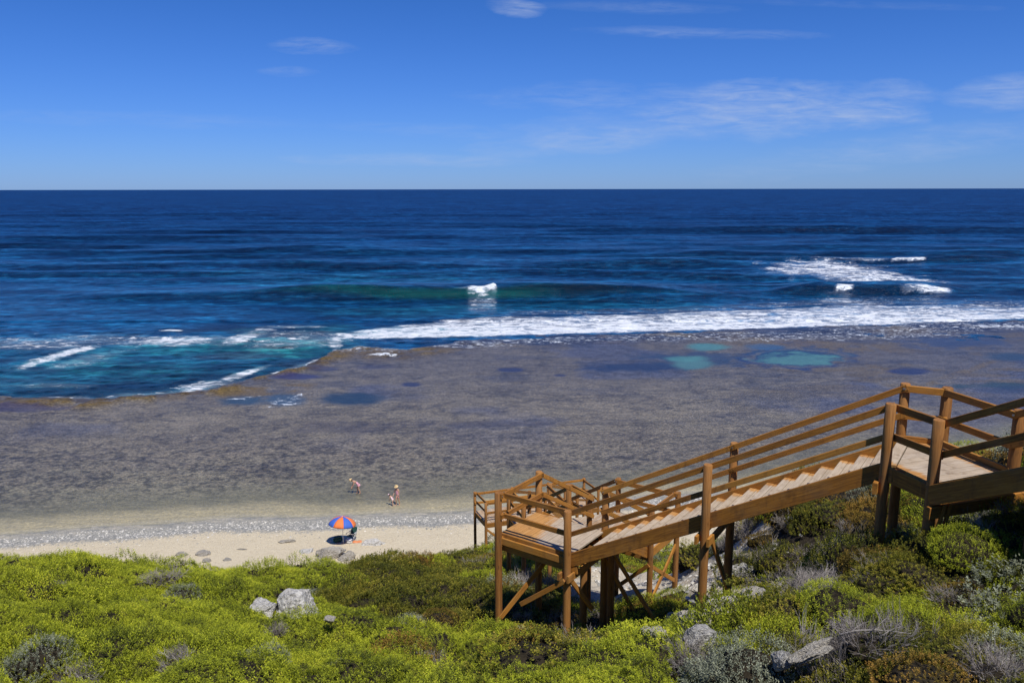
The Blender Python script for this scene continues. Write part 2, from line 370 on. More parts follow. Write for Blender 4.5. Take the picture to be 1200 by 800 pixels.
# yellow brown weed crust on the outer rim
crust = np.exp(-((inside-4)/5.0)**2)*sst(0.38, 0.60, fbm(Xr/3.5, Yr/3.5, 70, 5, .6))*1.2
crust = crust*(0.35+0.65*sst(620, 380, U))
c = mixc_(c, (0.115, 0.078, 0.022), np.clip(crust, 0, 0.9))
c = mixc_(c, (0.05, 0.034, 0.018), np.exp(-((inside-1)/2.2)**2)*sst(0.4, 0.55, fbm(Xr/2.2, Yr/2.2, 73, 4))*0.8*sst(640, 420, U))
for (cu, cv, ru, rv, ti, am) in [(900, 402, 200, 7, 0.06, .6), (1000, 425, 70, 5, 0.28, .6), (1120, 440, 60, 4, -0.35, .6), (300, 460, 75, 8, -0.05, .9), (320, 455, 60, 4, -.1, .8), (490, 407, 60, 6, -.1, .9), (400, 412, 34, 7, -0.3, .9), (240, 460, 60, 5, -.15, .8), (1085, 458, 40, 3, .5, .5)]:
    mk = (1-sst(0.6, 1.15, ell(U, V, cu, cv, ru, rv, ti)))*am*sst(0.40, 0.56, fbm(Xr/3, Yr/3, 71, 4)+0.04)
    c = mixc_(c, (0.13, 0.092, 0.035), mk*0.85)
rim = np.clip(crust, 0, 1); shal = (1-sst(2, 11, sd))*0.6
# pools: blue and turquoise
depth = np.zeros_like(Xr)
wob = (fbm(Xr/3.2, Yr/3.2, 80, 6, .66)-0.5)*2.1
for (cu, cv, ru, rv, col, am) in [
    (415, 467, 42, 8, (0.020, 0.040, 0.072), .95), (378, 432, 20, 3, (0.03, 0.035, 0.08), .7), (440, 430, 26, 3, (0.03, 0.035, 0.08), .5), (598, 433, 17, 3, (0.03, 0.035, 0.08), .9),
    (482, 450, 13, 3, (0.028, 0.034, 0.08), .9), (655, 440, 9, 1.8, (0.028, 0.034, 0.08), .8), (745, 430, 85, 6, (0.022, 0.034, 0.075), .9), (820, 421, 72, 10, (0.025, 0.045, 0.09), .85), (930, 421, 68, 13, (0.025, 0.04, 0.10), .9),
    (812, 426, 27, 8, (0.075, 0.175, 0.18), .8), (802, 421, 24, 4, (0.07, 0.20, 0.20), .8), (830, 407, 27, 5, (0.065, 0.19, 0.20), .9), (930, 416, 55, 9, (0.02, 0.05, 0.11), .9), (936, 421, 45, 7, (0.075, 0.19, 0.19), .85), (895, 407, 26, 4, (0.04, 0.09, 0.17), .8), (1066, 436, 29, 4, (0.022, 0.03, 0.085), .95),
    (1120, 402, 60, 8, (0.03, 0.05, 0.11), .7), (1185, 419, 34, 6, (0.025, 0.05, 0.09), .8), (1160, 453, 58, 4, (0.022, 0.05, 0.07), .8), (1180, 458, 40, 5, (0.025, 0.04, 0.08), .6), (560, 497, 60, 3, (0.045, 0.04, 0.05), .5),
    (285, 469, 33, 6.5, (0.030, 0.06, 0.10), .95), (335, 468, 26, 8, (0.035, 0.07, 0.12), .9), (345, 441, 34, 3.5, (0.03, 0.035, 0.11), .8), (30, 478, 60, 4, (0.03, 0.035, 0.10), .6), (400, 500, 60, 7, (0.04, 0.035, 0.05), .35)]:
    mk = (1-sst(0.55, 1.18, ell(U, V, cu, cv, ru, rv) + wob*(0.4 if ru < 43 else 1)))*am*(0.80+0.40*n_m)
    c = mixc_(c, col, mk); depth = np.maximum(depth, mk*.8)
c = mixc_(c, (0.16, 0.145, 0.115), (1-sst(0, .08, np.abs(ell(U, V, 935, 420, 52, 9.5)-1.02+wob*.4)))*0.5)
foam_r = np.zeros_like(Xr)
for (cu, cv, ru, rv, ti, am) in [(333, 469, 24, 5.5, -0.22, .42), (348, 465, 10, 4, -.4, .62), (333, 474, 26, 1.8, -.12, .6), (285, 466, 26, 2.5, -.1, .45), (440, 408, 60, 8, 0, .45), (540, 404, 80, 6, 0, .45), (640, 399, 90, 5, 0, .5), (450, 417, 22, 1.6, 0, .9), (900, 395, 320, 7, -0.01, .42),
                                 (420, 405, 40, 6, -.2, .5), (1100, 385, 200, 8, -.02, .42), (1170, 384, 60, 2, 0, .7)]:
    foam_r = np.maximum(foam_r, (1-sst(0.5, 1.1, ell(U, V, cu, cv, ru, rv, ti)))*am)
mk = (1-sst(4, 15, inside))*sst(360, 620, U)*0.95
c = mixc_(c, (0.022, 0.030, 0.062), mk*sst(0.35, 0.6, fbm(Xr/9, Yr/4, 77, 3)))
Zr = 0.03 + (n_m-0.5)*0.05*sst(3, 8, sd)*(1-depth) + rim*(0.12+0.45*n_m) + np.clip(-inside, 0, 30)*(-0.10)
Zr = Zr - 0.04*depth - 0.12*(1-sst(-1.5, 0.5, sd))*0
k = M('wet_reef')
col = k.attr('tint').outputs['Color']; p = k.pos((1, 1.5, 1)); fo = k.attr('foam').outputs['Fac']; dp = k.attr('pool').outputs['Fac']
s1 = k.noise(p, 3.4, 9, 0.82); s2 = k.noise(k.pos((0.45, 1.6, 1)), 1.3, 6, 0.7)
sp = k.ramp(s1, [(0.36, (0.24, 0.24, 0.25)), (0.5, (0.92, 0.92, 0.92)), (0.62, (2.1, 2.05, 1.95))])
notpool = k.math('SUBTRACT', 1.0, dp)
c1 = k.mix(k.math('MULTIPLY', notpool, 0.95), col, k.mix(1.0, col, sp, 'MULTIPLY'))
st = k.ramp(s2, [(0.36, (0.78, 0.80, 0.86)), (0.6, (1.12, 1.1, 1.05))])
c1 = k.mix(0.9, c1, st, 'MULTIPLY')
lace = k.noise(k.pos((0.55, 0.8, 1)), 1.5, 8, 0.78, 0.8)
ff = k.ramp(k.math('ADD', fo, k.math('MULTIPLY_ADD', lace, 4.5, -2.25)), [(0.54, (0, 0, 0)), (1.0, (1, 1, 1))])
ff = k.math('MULTIPLY', ff, k.ramp(fo, [(0.05, (0, 0, 0)), (0.2, (1, 1, 1))]))
c1 = k.mix(ff, c1, (0.75, 0.80, 0.84, 1))
k.set(base=c1, rough=0.36, spec=0.24)
k.bump(k.math('ADD', s1, s2), 0.55, 0.10)
idx = np.arange(Xr.size).reshape(Xr.shape)
Fq = np.stack([idx[:-1, :-1], idx[:-1, 1:], idx[1:, 1:], idx[1:, :-1]], -1).reshape(-1, 4)
me = npmesh('reef_flat', np.stack([Xr, Yr, Zr], -1).reshape(-1, 3), Fq, k.m, True)
attr(me, 'tint', np.concatenate([c, np.ones(c.shape[:2]+(1,))], -1), 'FLOAT_COLOR'); attr(me, 'foam', foam_r); attr(me, 'pool', np.maximum(depth, shal))
tag(link('reef_flat', me), 'shallow brown and violet reef flat with turquoise pools', kind='structure')

# ocean sheet, fine near the reef and running on past the horizon
Xo, Yo = fan(0.285, 0.0016, 560, -1.05, 1.05, 760, (0.0013, 0.001, 0.0008, 0.0006, 0.0005, 0.0004, 0.0003, 0.0002))
U, V = px_of(Xo, Yo)
warp = (fbm(Xo/90, Yo/60, 90, 3)-0.5)*46
h = np.zeros_like(Xo)
for (lam, amp, skew, s) in [(70, 0.95, 0.05, 1), (43, 0.55, -0.07, 2), (27, 0.32, 0.12, 3), (15, 0.17, -0.18, 4), (8.5, 0.10, 0.3, 5)]:
    ph = (Yo + skew*Xo + warp*min(1, lam/40) + 7*s)/lam*2*math.pi
    g = 0.35 + 1.3*fbm(Xo/(lam*3.2), Yo/(lam*1.3), 95+s, 3)**1.5
    h += amp*g*(np.exp(2.2*(np.cos(ph)-1))*2-0.6)*np.exp(-Yo/(lam*55))
cal = sst(12, -35, V - poly_interp(U, EDGE))  # calm the swell over the shelf
h *= 0.18 + 0.82*sst(395, 330, V + 30*sst(500, 200, U))
h += (fbm(Xo/2.6, Yo/1.6, 110, 3)-0.5)*0.42*np.exp(-Yo/300)
# the rideable wave and two breaking ones on the right: (x0,x1,y,height,skew)
face = np.zeros_like(Xo); foam = np.zeros_like(Xo)
def wave(u0, u1, v0, hgt, back=9.0, front=2.6, fade=45, bend=0.0):
    global h
    P0 = plane_at((u0+u1)/2, v0)
    yc = P0.y + bend*(Xo-P0.x) + (fbm(Xo/25, Xo*0, 130+int(v0), 3)-0.5)*5
    d = Yo - yc
    env = sst(u0-fade, u0+fade, U)*sst(u1+fade, u1-fade, U)
    prof = np.where(d > 0, np.exp(-(d/back)**2), np.exp(-(d/front)**2))
    h += hgt*prof*env
    return env, d
env, d = wave(350, 760, 346, 1.9, front=2.2, fade=120); face = np.maximum(face, env*np.exp(-((d+1.9)/2.2)**2)); D1 = d
env, d = wave(925, 1105, 344, 2.1, fade=40, bend=-0.03); face = np.maximum(face, 0.35*env*np.exp(-((d+2.4)/3.2)**2)); D2 = d
env, d = wave(780, 1190, 309, 1.9, back=12, front=4, fade=60); face = np.maximum(face, 0.12*env*np.exp(-((d+3)/4)**2)); D3 = d
wave(-100, 480, 296, 2.0, back=14, front=7, fade=120); wave(380, 760, 291, 1.5, back=14, front=6, fade=120); wave(700, 1300, 299, 1.6, back=14, front=6, fade=150); wave(-200, 330, 321, 1.6, back=12, front=5, fade=90)
wave(330, 620, 313, 1.6, back=10, front=4.5, fade=90); wave(620, 960, 311, 1.3, back=10, front=5, fade=80); wave(100, 420, 347, 1.0, back=8, front=4, fade=70); wave(620, 1300, 272, 2.0, back=20, front=10, fade=120); wave(-50, 300, 280, 1.6, back=20, front=9, fade=90); wave(200, 640, 262, 2.0, back=24, front=12, fade=120); wave(-200, 1400, 252, 1.8, back=30, front=16, fade=200)
# foam: soft densities, broken into lace by the material
def fz(cu, cv, ru, rv, am, ti=0.0, a=0.45, b=1.1):
    global foam
    jit = (fbm(Xo/5, Yo/5, 140, 5, .65)-0.5)*1.3
    foam = np.maximum(foam, (1-sst(a*.6, b+.15, ell(U, V, cu, cv, ru, rv, ti)+jit))*am)
low = poly_interp(U, [(385, 391), (420, 396), (560, 393), (800, 387), (950, 382), (1200, 373), (1800, 362)])
upp = poly_interp(U, [(385, 390), (440, 381), (520, 371), (600, 367), (700, 366), (800, 364), (900, 358), (1000, 353), (1200, 357), (1800, 350)])
jit = (fbm(Xo/9, Yo/6, 141, 4)-0.5)*7
bandm = sst(0, 5, V-upp+jit)*sst(1.5, -1.5, V-low+jit*0.25)*sst(385, 440, U+jit)
grad = 0.56 + 0.50*np.clip((V-upp)/(low-upp+0.1), 0, 1)
grad = np.where(U > 780, np.maximum(grad-0.10*sst(780, 900, U), np.exp(-((V-low+2)/2.6)**2)*0.95), grad)
foam = np.maximum(foam, bandm*grad)
foam = np.maximum(foam, 0.30*sst(-14, 0, V-upp)*sst(2, 0, V-upp)*sst(500, 640, U))
jc = (fbm(Xo/1.6, Yo/9, 143, 4, .6)-0.5); crest1 = sst(543, 552, U+jc*8)*sst(586, 578, U+jc*5)
foam = np.maximum(foam, crest1*sst(-2.3, -1.3, D1+jc*1.3)*sst(2.6, 0.4, D1+jc*2)*1.0)
foam = np.maximum(foam, sst(520, 548, U)*sst(560, 548, U)*sst(-1.2, -.3, D1)*sst(1.2, .4, D1)*.45)
foam = np.maximum(foam, sst(543, 552, U)*sst(588, 578, U)*sst(343, 350, V)*sst(380, 350, V)*0.33)  # curtain below the crest: thin foam with the crest's white reflection painted in
h += crest1*np.exp(-(D1/1.6)**2)*(0.35+0.9*sst(566, 582, U))
foam = np.maximum(foam, sst(1040, 1050, U)*sst(1088, 1078, U)*sst(-4.0, -2, D3+jc*4)*sst(2.5, 0, D3+jc*3))
foam = np.maximum(foam, sst(950, 1030, U)*sst(1060, 1020, U)*sst(-3, -1.5, D3)*sst(3, 1, D3)*0.55)
foam = np.maximum(foam, sst(1040, 1068, U)*sst(1120, 1108, U)*sst(-3.2, -1.6, D2+jc*4)*sst(3, 0, D2+jc*3)*(.35+.55*sst(1045, 1090, U)))
foam = np.maximum(foam, sst(976, 982, U)*sst(1003, 996, U)*sst(-2.5, -1, D2+jc*4)*sst(2, 0, D2+jc*3)*0.9)
fz(975, 318, 85, 9, 0.72, 0.03); fz(1030, 327, 80, 9, 0.74, 0.06); fz(1060, 336, 50, 4, 0.7); fz(990, 308, 55, 3, .40)
fz(1000, 353, 60, 7, 0.45, 0.05); fz(1140, 359, 120, 6, .35)
fz(202, 386, 15, 1.8, 1.0); fz(215, 397, 60, 6, 0.74, -0.02); fz(285, 394, 36, 7, 0.72, -0.25); fz(70, 414, 56, 5, 0.95, -0.24, .2, 1.0); fz(35, 424, 20, 4, 0.6, -.3)
fz(30, 400, 110, 9, 0.40); fz(120, 396, 80, 8, 0.38); fz(345, 398, 75, 14, 0.40, -0.05); fz(350, 381, 50, 3, .5); fz(240, 447, 50, 5, 0.55, -0.1); fz(285, 435, 38, 4, 0.85, -0.28)
fz(225, 453, 18, 3, .75, -.1); fz(366, 424, 16, 3, 0.75, -0.4); fz(393, 402, 10, 11, 0.6, 0); fz(405, 392, 12, 3, .9, .1); fz(60, 448, 60, 3, .3); fz(80, 463, 40, 3, .5, 0); fz(110, 417, 60, 8, .35, -.2)
# rim wash all along the reef edge
es = V - (poly_interp(U, EDGE))
foam = np.maximum(foam, np.exp(-((es+1.5)/3.0)**2)*0.44*sst(470, 380, U))
# water colour by depth
fw = fbm(Xo/60, Yo/40, 150, 4)
deep = np.array((0.0026, 0.033, 0.125)); mid_ = np.array((0.0045, 0.064, 0.172)); nearc = np.array((0.0045, 0.052, 0.100)); teal = np.array((0.010, 0.145, 0.165)); green = np.array((0.005, 0.105, 0.105))
w = sst(240, 340, V)[..., None]; c = deep*(1-w)+mid_*w
w = (sst(385, 440, V)*sst(430, 330, U))[..., None]; c = c*(1-w)+nearc*w
c = c*(0.80+0.4*fw[..., None])
streak = fbm(Xo/45, Yo/7, 151, 4, 0.6)
c = mixc_(c, deep*0.55, sst(0.52, 0.68, streak)*0.6*sst(240, 270, V))
tw = (fbm(Xo/12, Yo/8, 152, 4)-0.5)
for (cu, cv, ru, rv, am) in [(325, 402, 90, 17, .95), (210, 408, 90, 10, .55), (380, 384, 60, 9, .5), (490, 364, 130, 8, .30), (130, 412, 120, 14, .35), (420, 326, 190, 12, .18), (650, 358, 200, 7, .20), (160, 430, 120, 12, .3), (360, 412, 45, 8, .5)]:
    c = mixc_(c, teal, (1-sst(0.3, 1.25, ell(U, V, cu, cv, ru, rv)+tw*1.4))*am)
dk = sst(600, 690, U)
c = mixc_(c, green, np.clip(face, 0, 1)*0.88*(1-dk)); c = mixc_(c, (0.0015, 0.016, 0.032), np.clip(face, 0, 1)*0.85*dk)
# swell shading painted by slope: see-through near faces darker, sky-reflecting backs lighter
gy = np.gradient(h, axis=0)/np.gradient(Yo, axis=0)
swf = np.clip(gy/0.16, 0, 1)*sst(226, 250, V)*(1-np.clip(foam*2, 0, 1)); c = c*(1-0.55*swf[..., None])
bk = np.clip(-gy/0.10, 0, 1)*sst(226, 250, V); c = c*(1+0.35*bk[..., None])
airy = np.clip(foam, 0, 1)*sst(372, 384, V)*(1-sst(500, 640, U)); c = mixc_(c, (0.09, 0.27, 0.32), airy*0.6)
c = mixc_(c, (0.018, 0.026, 0.045), sst(0.50, 0.62, fbm(Xo/14, Yo/6, 160, 4))*0.75*sst(378, 392, V)*sst(440, 330, U)*sst(462, 400, V))
k = M('sea_water')
col = k.attr('tint').outputs['Color']; fo = k.attr('foam').outputs['Fac']
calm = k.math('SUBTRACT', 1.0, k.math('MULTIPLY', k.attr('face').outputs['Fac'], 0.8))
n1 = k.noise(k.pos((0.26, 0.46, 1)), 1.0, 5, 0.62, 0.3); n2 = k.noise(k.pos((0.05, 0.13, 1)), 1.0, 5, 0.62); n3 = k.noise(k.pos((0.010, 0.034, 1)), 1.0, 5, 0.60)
cc = k.mix(calm, col, k.ramp(n1, [(0.32, (0.30, 0.36, 0.46)), (0.5, (0.85, 0.88, 0.92)), (0.66, (2.2, 2.05, 1.8))]), 'MULTIPLY')  # light and dark of the chop multiplied into the colour, besides the bump
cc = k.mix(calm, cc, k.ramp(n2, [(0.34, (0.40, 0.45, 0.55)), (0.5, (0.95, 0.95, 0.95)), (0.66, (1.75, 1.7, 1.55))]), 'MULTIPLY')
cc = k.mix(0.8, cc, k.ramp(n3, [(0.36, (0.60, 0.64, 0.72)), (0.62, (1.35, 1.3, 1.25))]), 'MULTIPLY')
geo = k.n('ShaderNodeNewGeometry'); sx_ = k.n('ShaderNodeSeparateXYZ'); k.l(geo.outputs['Position'], sx_.inputs[0])
# waves too small to be meshed far out act as roughness
ROUGH = k.math('MULTIPLY_ADD', k.math('DIVIDE', k.math('SUBTRACT', sx_.outputs[1], 180.0), 900.0, clamp=True), 0.42, 0.22)
lace = k.noise(k.pos((0.5, 0.9, 1)), 0.75, 8, 0.74, 1.2); lace2 = k.noise(k.pos((0.16, 0.42, 1)), 1.2, 8, 0.76, 0.4)
lm = k.mix(0.45, lace, lace2)
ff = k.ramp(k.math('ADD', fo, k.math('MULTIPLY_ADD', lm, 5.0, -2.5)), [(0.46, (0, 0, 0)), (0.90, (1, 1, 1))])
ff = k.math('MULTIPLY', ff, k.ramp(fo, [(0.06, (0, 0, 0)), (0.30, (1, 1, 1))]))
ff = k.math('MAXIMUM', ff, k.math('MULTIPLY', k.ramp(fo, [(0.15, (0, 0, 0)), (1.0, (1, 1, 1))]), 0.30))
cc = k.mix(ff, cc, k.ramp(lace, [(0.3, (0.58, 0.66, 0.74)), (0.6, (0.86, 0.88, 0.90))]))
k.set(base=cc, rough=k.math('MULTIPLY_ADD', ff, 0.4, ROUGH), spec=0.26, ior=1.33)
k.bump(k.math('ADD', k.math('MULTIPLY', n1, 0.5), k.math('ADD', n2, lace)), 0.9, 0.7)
idx = np.arange(Xo.size).reshape(Xo.shape)
Fq = np.stack([idx[:-1, :-1], idx[:-1, 1:], idx[1:, 1:], idx[1:, :-1]], -1).reshape(-1, 4)
h += np.clip(foam, 0, 1)*0.25*fbm(Xo/1.6, Yo/1.6, 170, 3)*(V < 420)
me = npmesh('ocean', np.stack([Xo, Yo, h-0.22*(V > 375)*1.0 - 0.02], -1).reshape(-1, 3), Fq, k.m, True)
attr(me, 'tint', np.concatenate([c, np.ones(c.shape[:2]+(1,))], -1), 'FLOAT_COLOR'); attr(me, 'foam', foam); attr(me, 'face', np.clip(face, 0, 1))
tag(link('ocean', me), 'deep blue ocean with swell and white surf on the reef', kind='structure')
# sea bed sheet far below so nothing is open from the side
me = pymesh('sea_bed', [(-90000, 40, -6), (90000, 40, -6), (90000, 125000, -6), (-90000, 125000, -6)], [(0, 1, 2, 3)], k.m)
tag(link('sea_bed', me), 'dark sea bed below the water', kind='structure')

# ---------------------------------------------------------------- timber stairway
stair = empty('beach_stairway', (1.1, 14.95, 16.0))
tag(stair, 'brown timber boardwalk stairway on round posts zigzagging down to the beach', 'stairway')
SI = stair.matrix_basis.inverted() if False else Matrix.Translation(-Vector(stair.location))
def place(o, mat): o.parent = stair; o.matrix_basis = SI @ mat; return o
def frame(p0, p1, up=Vector((0, 0, 1))):
    x = (p1-p0).normalized(); y = up.cross(x).normalized(); z = x.cross(y)
    m = Matrix((x, y, z)).transposed().to_4x4(); m.translation = (p0+p1)/2; return m
def beam(name, p0, p1, wid, hgt, mat=m_rail, cham=0.006, seg=1, wear=None, up=Vector((0, 0, 1))):
    """chamfered length of timber from p0 to p1, wid across, hgt along up"""
    p0 = Vector(p0); p1 = Vector(p1); L = (p1-p0).length; fm = frame(p0, p1, up); a, b, cc_ = wid/2, hgt/2, cham
    ring = [(-a+cc_, -b), (a-cc_, -b), (a, -b+cc_), (a, b-cc_), (a-cc_, b), (-a+cc_, b), (-a, b-cc_), (-a, -b+cc_)]
    V_ = []; Fs = []
    for i in range(seg+1):
        x = -L/2 + L*i/seg
        V_ += [(x, y, z) for y, z in ring]
    for i in range(seg):
        for j in range(8):
            q = (j+1) % 8; Fs.append((i*8+j, i*8+q, (i+1)*8+q, (i+1)*8+j))
    Fs.append(tuple(reversed(range(8)))); Fs.append(tuple(seg*8+j for j in range(8)))
    me = pymesh(name, V_, Fs, mat)
    if wear is not None: attr(me, 'wear', [wear(fm @ Vector(v)) for v in V_])
    return place(link(name, me), fm)
def bolt(p, n, par):
    n = Vector(n).normalized(); m = n.to_track_quat('Z', 'Y').to_matrix().to_4x4(); m.translation = p
    vs = [(0.016*math.cos(i*math.pi/3), 0.016*math.sin(i*math.pi/3), z) for z in (0, 0.012) for i in range(6)]
    fs = [tuple(range(6, 12))] + [(i, (i+1) % 6, 6+(i+1) % 6, 6+i) for i in range(6)]
    if 'bolt' not in BM: BM['bolt'] = pymesh('bolt', vs, fs, m_bolt)
    o = link('bolt', BM['bolt']); o.parent = par; o.matrix_basis = par.matrix_basis.inverted() @ (SI @ m); return o
BM = {}
def post(x, y, ztop, zbot=None, r=0.078, seg=18):
    if zbot is None: zbot = ground(x, y) - 0.35
    H = ztop - zbot; V_ = []; Fs = []; rr = random.Random(int(x*100)+int(y*100))
    lv = [0, 0.25, 0.5, 0.75, 1.0]; ph = rr.uniform(0, 6)
    prof = [(-H/2 + H*t, r*(1.05-0.05*t)) for t in lv[:-1]] + [(H/2-0.012, r), (H/2, r-0.012)]
    for (xx, rad) in prof:
        for j in range(seg):
            an = 2*math.pi*j/seg; q = rad*(1+0.02*math.sin(3*an+ph))
            V_.append((xx, q*math.cos(an), q*math.sin(an)))
    n = len(prof)
    for i in range(n-1):
        for j in range(seg):
            q = (j+1) % seg; Fs.append((i*seg+j, i*seg+q, (i+1)*seg+q, (i+1)*seg+j))
    Fs.append(tuple((n-1)*seg+j for j in range(seg))); Fs.append(tuple(reversed(range(seg))))
    me = pymesh('post', V_, Fs, m_post)
    for p_ in me.polygons: p_.use_smooth = len(p_.vertices) == 4
    fm = Matrix(((0, 0, 1, 0), (0, 1, 0, 0), (-1, 0, 0, 0), (0, 0, 0, 1)))
    fm = Matrix(((0, 1, 0, x), (0, 0, 1, y), (1, 0, 0, (ztop+zbot)/2), (0, 0, 0, 1)))
    return place(link('post', me), fm)
RH = 0.95          # rail height
RT, RW = 0.115, 0.045
def rails(p, q, zp, zq, side, mids=(0.46,), ext=0.09, post_r=0.078):
    """top and middle rail between posts p and q (x,y) on the inner side; zp, zq deck or nosing heights"""
    p = Vector(p); q = Vector(q); d = (q-p).normalized(); n = Vector((-d.y, d.x))*side
    off = n*(post_r+RW/2-0.012)
    a = p+off-d*ext; b = q+off+d*ext; L = (q-p).length; s = (zq-zp)/L
    out = []
    for nm, hh, t in [('handrail', RH-RT/2, RT)] + [('middle_rail', RH-RT/2-m, RT*0.95) for m in mids]:
        A = Vector((a.x, a.y, zp-s*ext+hh)); B = Vector((b.x, b.y, zq+s*ext+hh))
        out.append(beam(nm, A, B, RW, t*math.cos(math.atan(s)), up=Vector((0, 0, 1))))
    for pt, zz in ((p, zp), (q, zq)):
        o3 = Vector((pt.x, pt.y, zz+RH-RT/2)) + Vector((off.x, off.y, 0)) + Vector((n.x, n.y, 0))*RW/2
        bolt(o3, (n.x, n.y, 0), out[0])
    return out
def clip(poly, n, c):
    out = []
    for i in range(len(poly)):
        a, b = poly[i], poly[(i+1) % len(poly)]; da, db = a.dot(n)-c, b.dot(n)-c
        if da <= 0: out.append(a)
        if (da < 0 < db) or (db < 0 < da): out.append(a+(b-a)*(da/(da-db)))
    return out
def boards(poly, along, z, wear, bw=0.138, gap=0.007, th=0.035, name='deck_board'):
    """deck boards running in direction 'along', clipped to the polygon, top at z"""
    along = Vector(along).normalized(); n = Vector((-along.y, along.x)); poly = [Vector(p) for p in poly]
    lo = min(p.dot(n) for p in poly); hi = max(p.dot(n) for p in poly); k_ = 0; c0 = lo; rr = random.Random(int(z*100))
    while c0 < hi-0.02:
        pc = clip(clip(poly, n, c0+bw), -n, -c0)
        if len(pc) >= 3:
            s0 = min(p.dot(along) for p in pc); s1 = max(p.dot(along) for p in pc); dz = rr.uniform(-0.003, 0.003)
            if s1-s0 > 0.12:
                # dice along the length so that wear can vary
                mid = along*((s0+s1)/2) + n*(c0+bw/2)
                fm = Matrix(((along.x, n.x, 0, mid.x), (along.y, n.y, 0, mid.y), (0, 0, 1, z+dz), (0, 0, 0, 1))); inv = fm.inverted()
                V_ = []; Fs = []; NS = 7
                for i in range(NS):
                    sa = s0+(s1-s0)*i/NS; sb = s0+(s1-s0)*(i+1)/NS
                    q = clip(clip(pc, along, sb), -along, -sa)
                    if len(q) < 3: continue
                    m_ = len(q); b0 = len(V_)
                    V_ += [inv @ Vector((p.x, p.y, z+dz)) for p in q] + [inv @ Vector((p.x, p.y, z+dz-th)) for p in q]
                    Fs.append(tuple(range(b0, b0+m_))); Fs.append(tuple(reversed(range(b0+m_, b0+2*m_))))
                    for j in range(m_):
                        w_ = (j+1) % m_; Fs.append((b0+j, b0+m_+j, b0+m_+w_, b0+w_))
                me = pymesh(name, V_, Fs, m_tread)
                bmx = bmesh.new(); bmx.from_mesh(me); bmesh.ops.recalc_face_normals(bmx, faces=bmx.faces); bmx.to_mesh(me); bmx.free()
                attr(me, 'wear', [wear(fm @ v.co) for v in me.vertices])
                place(link(name, me), fm)
        c0 += bw+gap; k_ += 1
def V2(x, y): return Vector((x, y))
def az(a): return Vector((math.sin(R(a)), math.cos(R(a))))
def flight(l0, r0, z0, l1, r1, z1, nst, wear, string_ext=0.0, tread_d=0.27, two=True):
    """treads between left line l0-l1 and right line r0-r1 from z0 (top) to z1 (bottom), plus two stringers"""
    l0, r0, l1, r1 = map(Vector, (l0, r0, l1, r1)); d = ((l1+r1)/2-(l0+r0)/2); L = d.length; d.normalize()
    for i in range(1, nst):
        t = i/nst; z = z0+(z1-z0)*t
        a = l0.lerp(l1, t); b = r0.lerp(r1, t); across = (b-a).normalized()
        a = a+across*0.05; b = b-across*0.05
        w1 = tread_d/2-0.004
        for s in (0, 1):
            o = -d*(tread_d*(1-s) - w1/2 - 0.02*0) - d*0.0
            c0 = -d*(L/nst) + d*(s*(w1+0.008)+w1/2) + d*0.01
            beam('tread_plank', Vector((*(a+c0), z-0.0225)), Vector((*(b+c0), z-0.0225)), w1, 0.045, m_tread, 0.004, 8, wear)
    sl = (z1-z0)/L
    for (p, q, sd_) in ((l0, l1, 1), (r0, r1, -1)):
        dd_ = (q-p).normalized(); ac = (r0-l0).normalized()*sd_
        pp = p+ac*0.022; qq = q+ac*0.022
        beam('stringer', Vector((*pp, z0-0.125)), Vector((*qq, z1-0.125)), 0.045, 0.27, m_rail, 0.006)

zU, zL = CAM_H-4.13, CAM_H-7.26
P1, P2, P3, P4, P5 = V2(5.69, 11.57), V2(5.96, 10.71), V2(6.52, 12.83), V2(7.07, 12.55), V2(7.40, 11.20)
tv = az(35.5); sv = az(-54.0)
B = V2(1.107, 14.95); W_ = 1.56
A = V2(-.298, 15.96); C_ = A + tv*W_; D_ = B + tv*W_
P3 = P1 + (P3-P1)
N2 = P1.lerp(B, 0.495); F2 = P3.lerp(D_, 0.495)
N2 = V2(3.42, 13.25)
def on(p, q, t): return p.lerp(q, t)
tN = (N2-P1).dot(B-P1)/(B-P1).length_squared; N2 = on(P1, B, tN); F2 = on(P3, D_, tN+0.01); zN = zU+(zL-zU)*tN
for (p, z) in [(P1, zU), (P2, zU), (P3, zU), (P4, zU), (P5, zU), (A, zL), (B, zL), (C_, zL), (D_, zL), (N2, zN), (F2, zU+(zL-zU)*(tN+0.01))]:
    post(p.x, p.y, z+RH+0.015, r=0.085 if p in (P5, P4) else 0.078)
# flight one
def wear1(p):
    q = Vector((p.x, p.y)); t = (q-P1).dot(tv)/W_
    return float(sst(0.98, 0.70, t))*0.95
def ins(p, n, d=0.075): return p+n*d
flight(P3-tv*0.075, P1+tv*0.075, zU, D_-tv*0.075, B+tv*0.075, zL, 18, wear1, tread_d=0.262)
side_in = -1
rails(P1, N2, zU, zN, -1, ext=0.05); rails(N2, B, zN, zL, -1, ext=0.05)
zF = zU+(zL-zU)*(tN+0.01)
rails(P3, F2, zU, zF, 1, ext=0.05); rails(F2, D_, zF, zL, 1, ext=0.05)
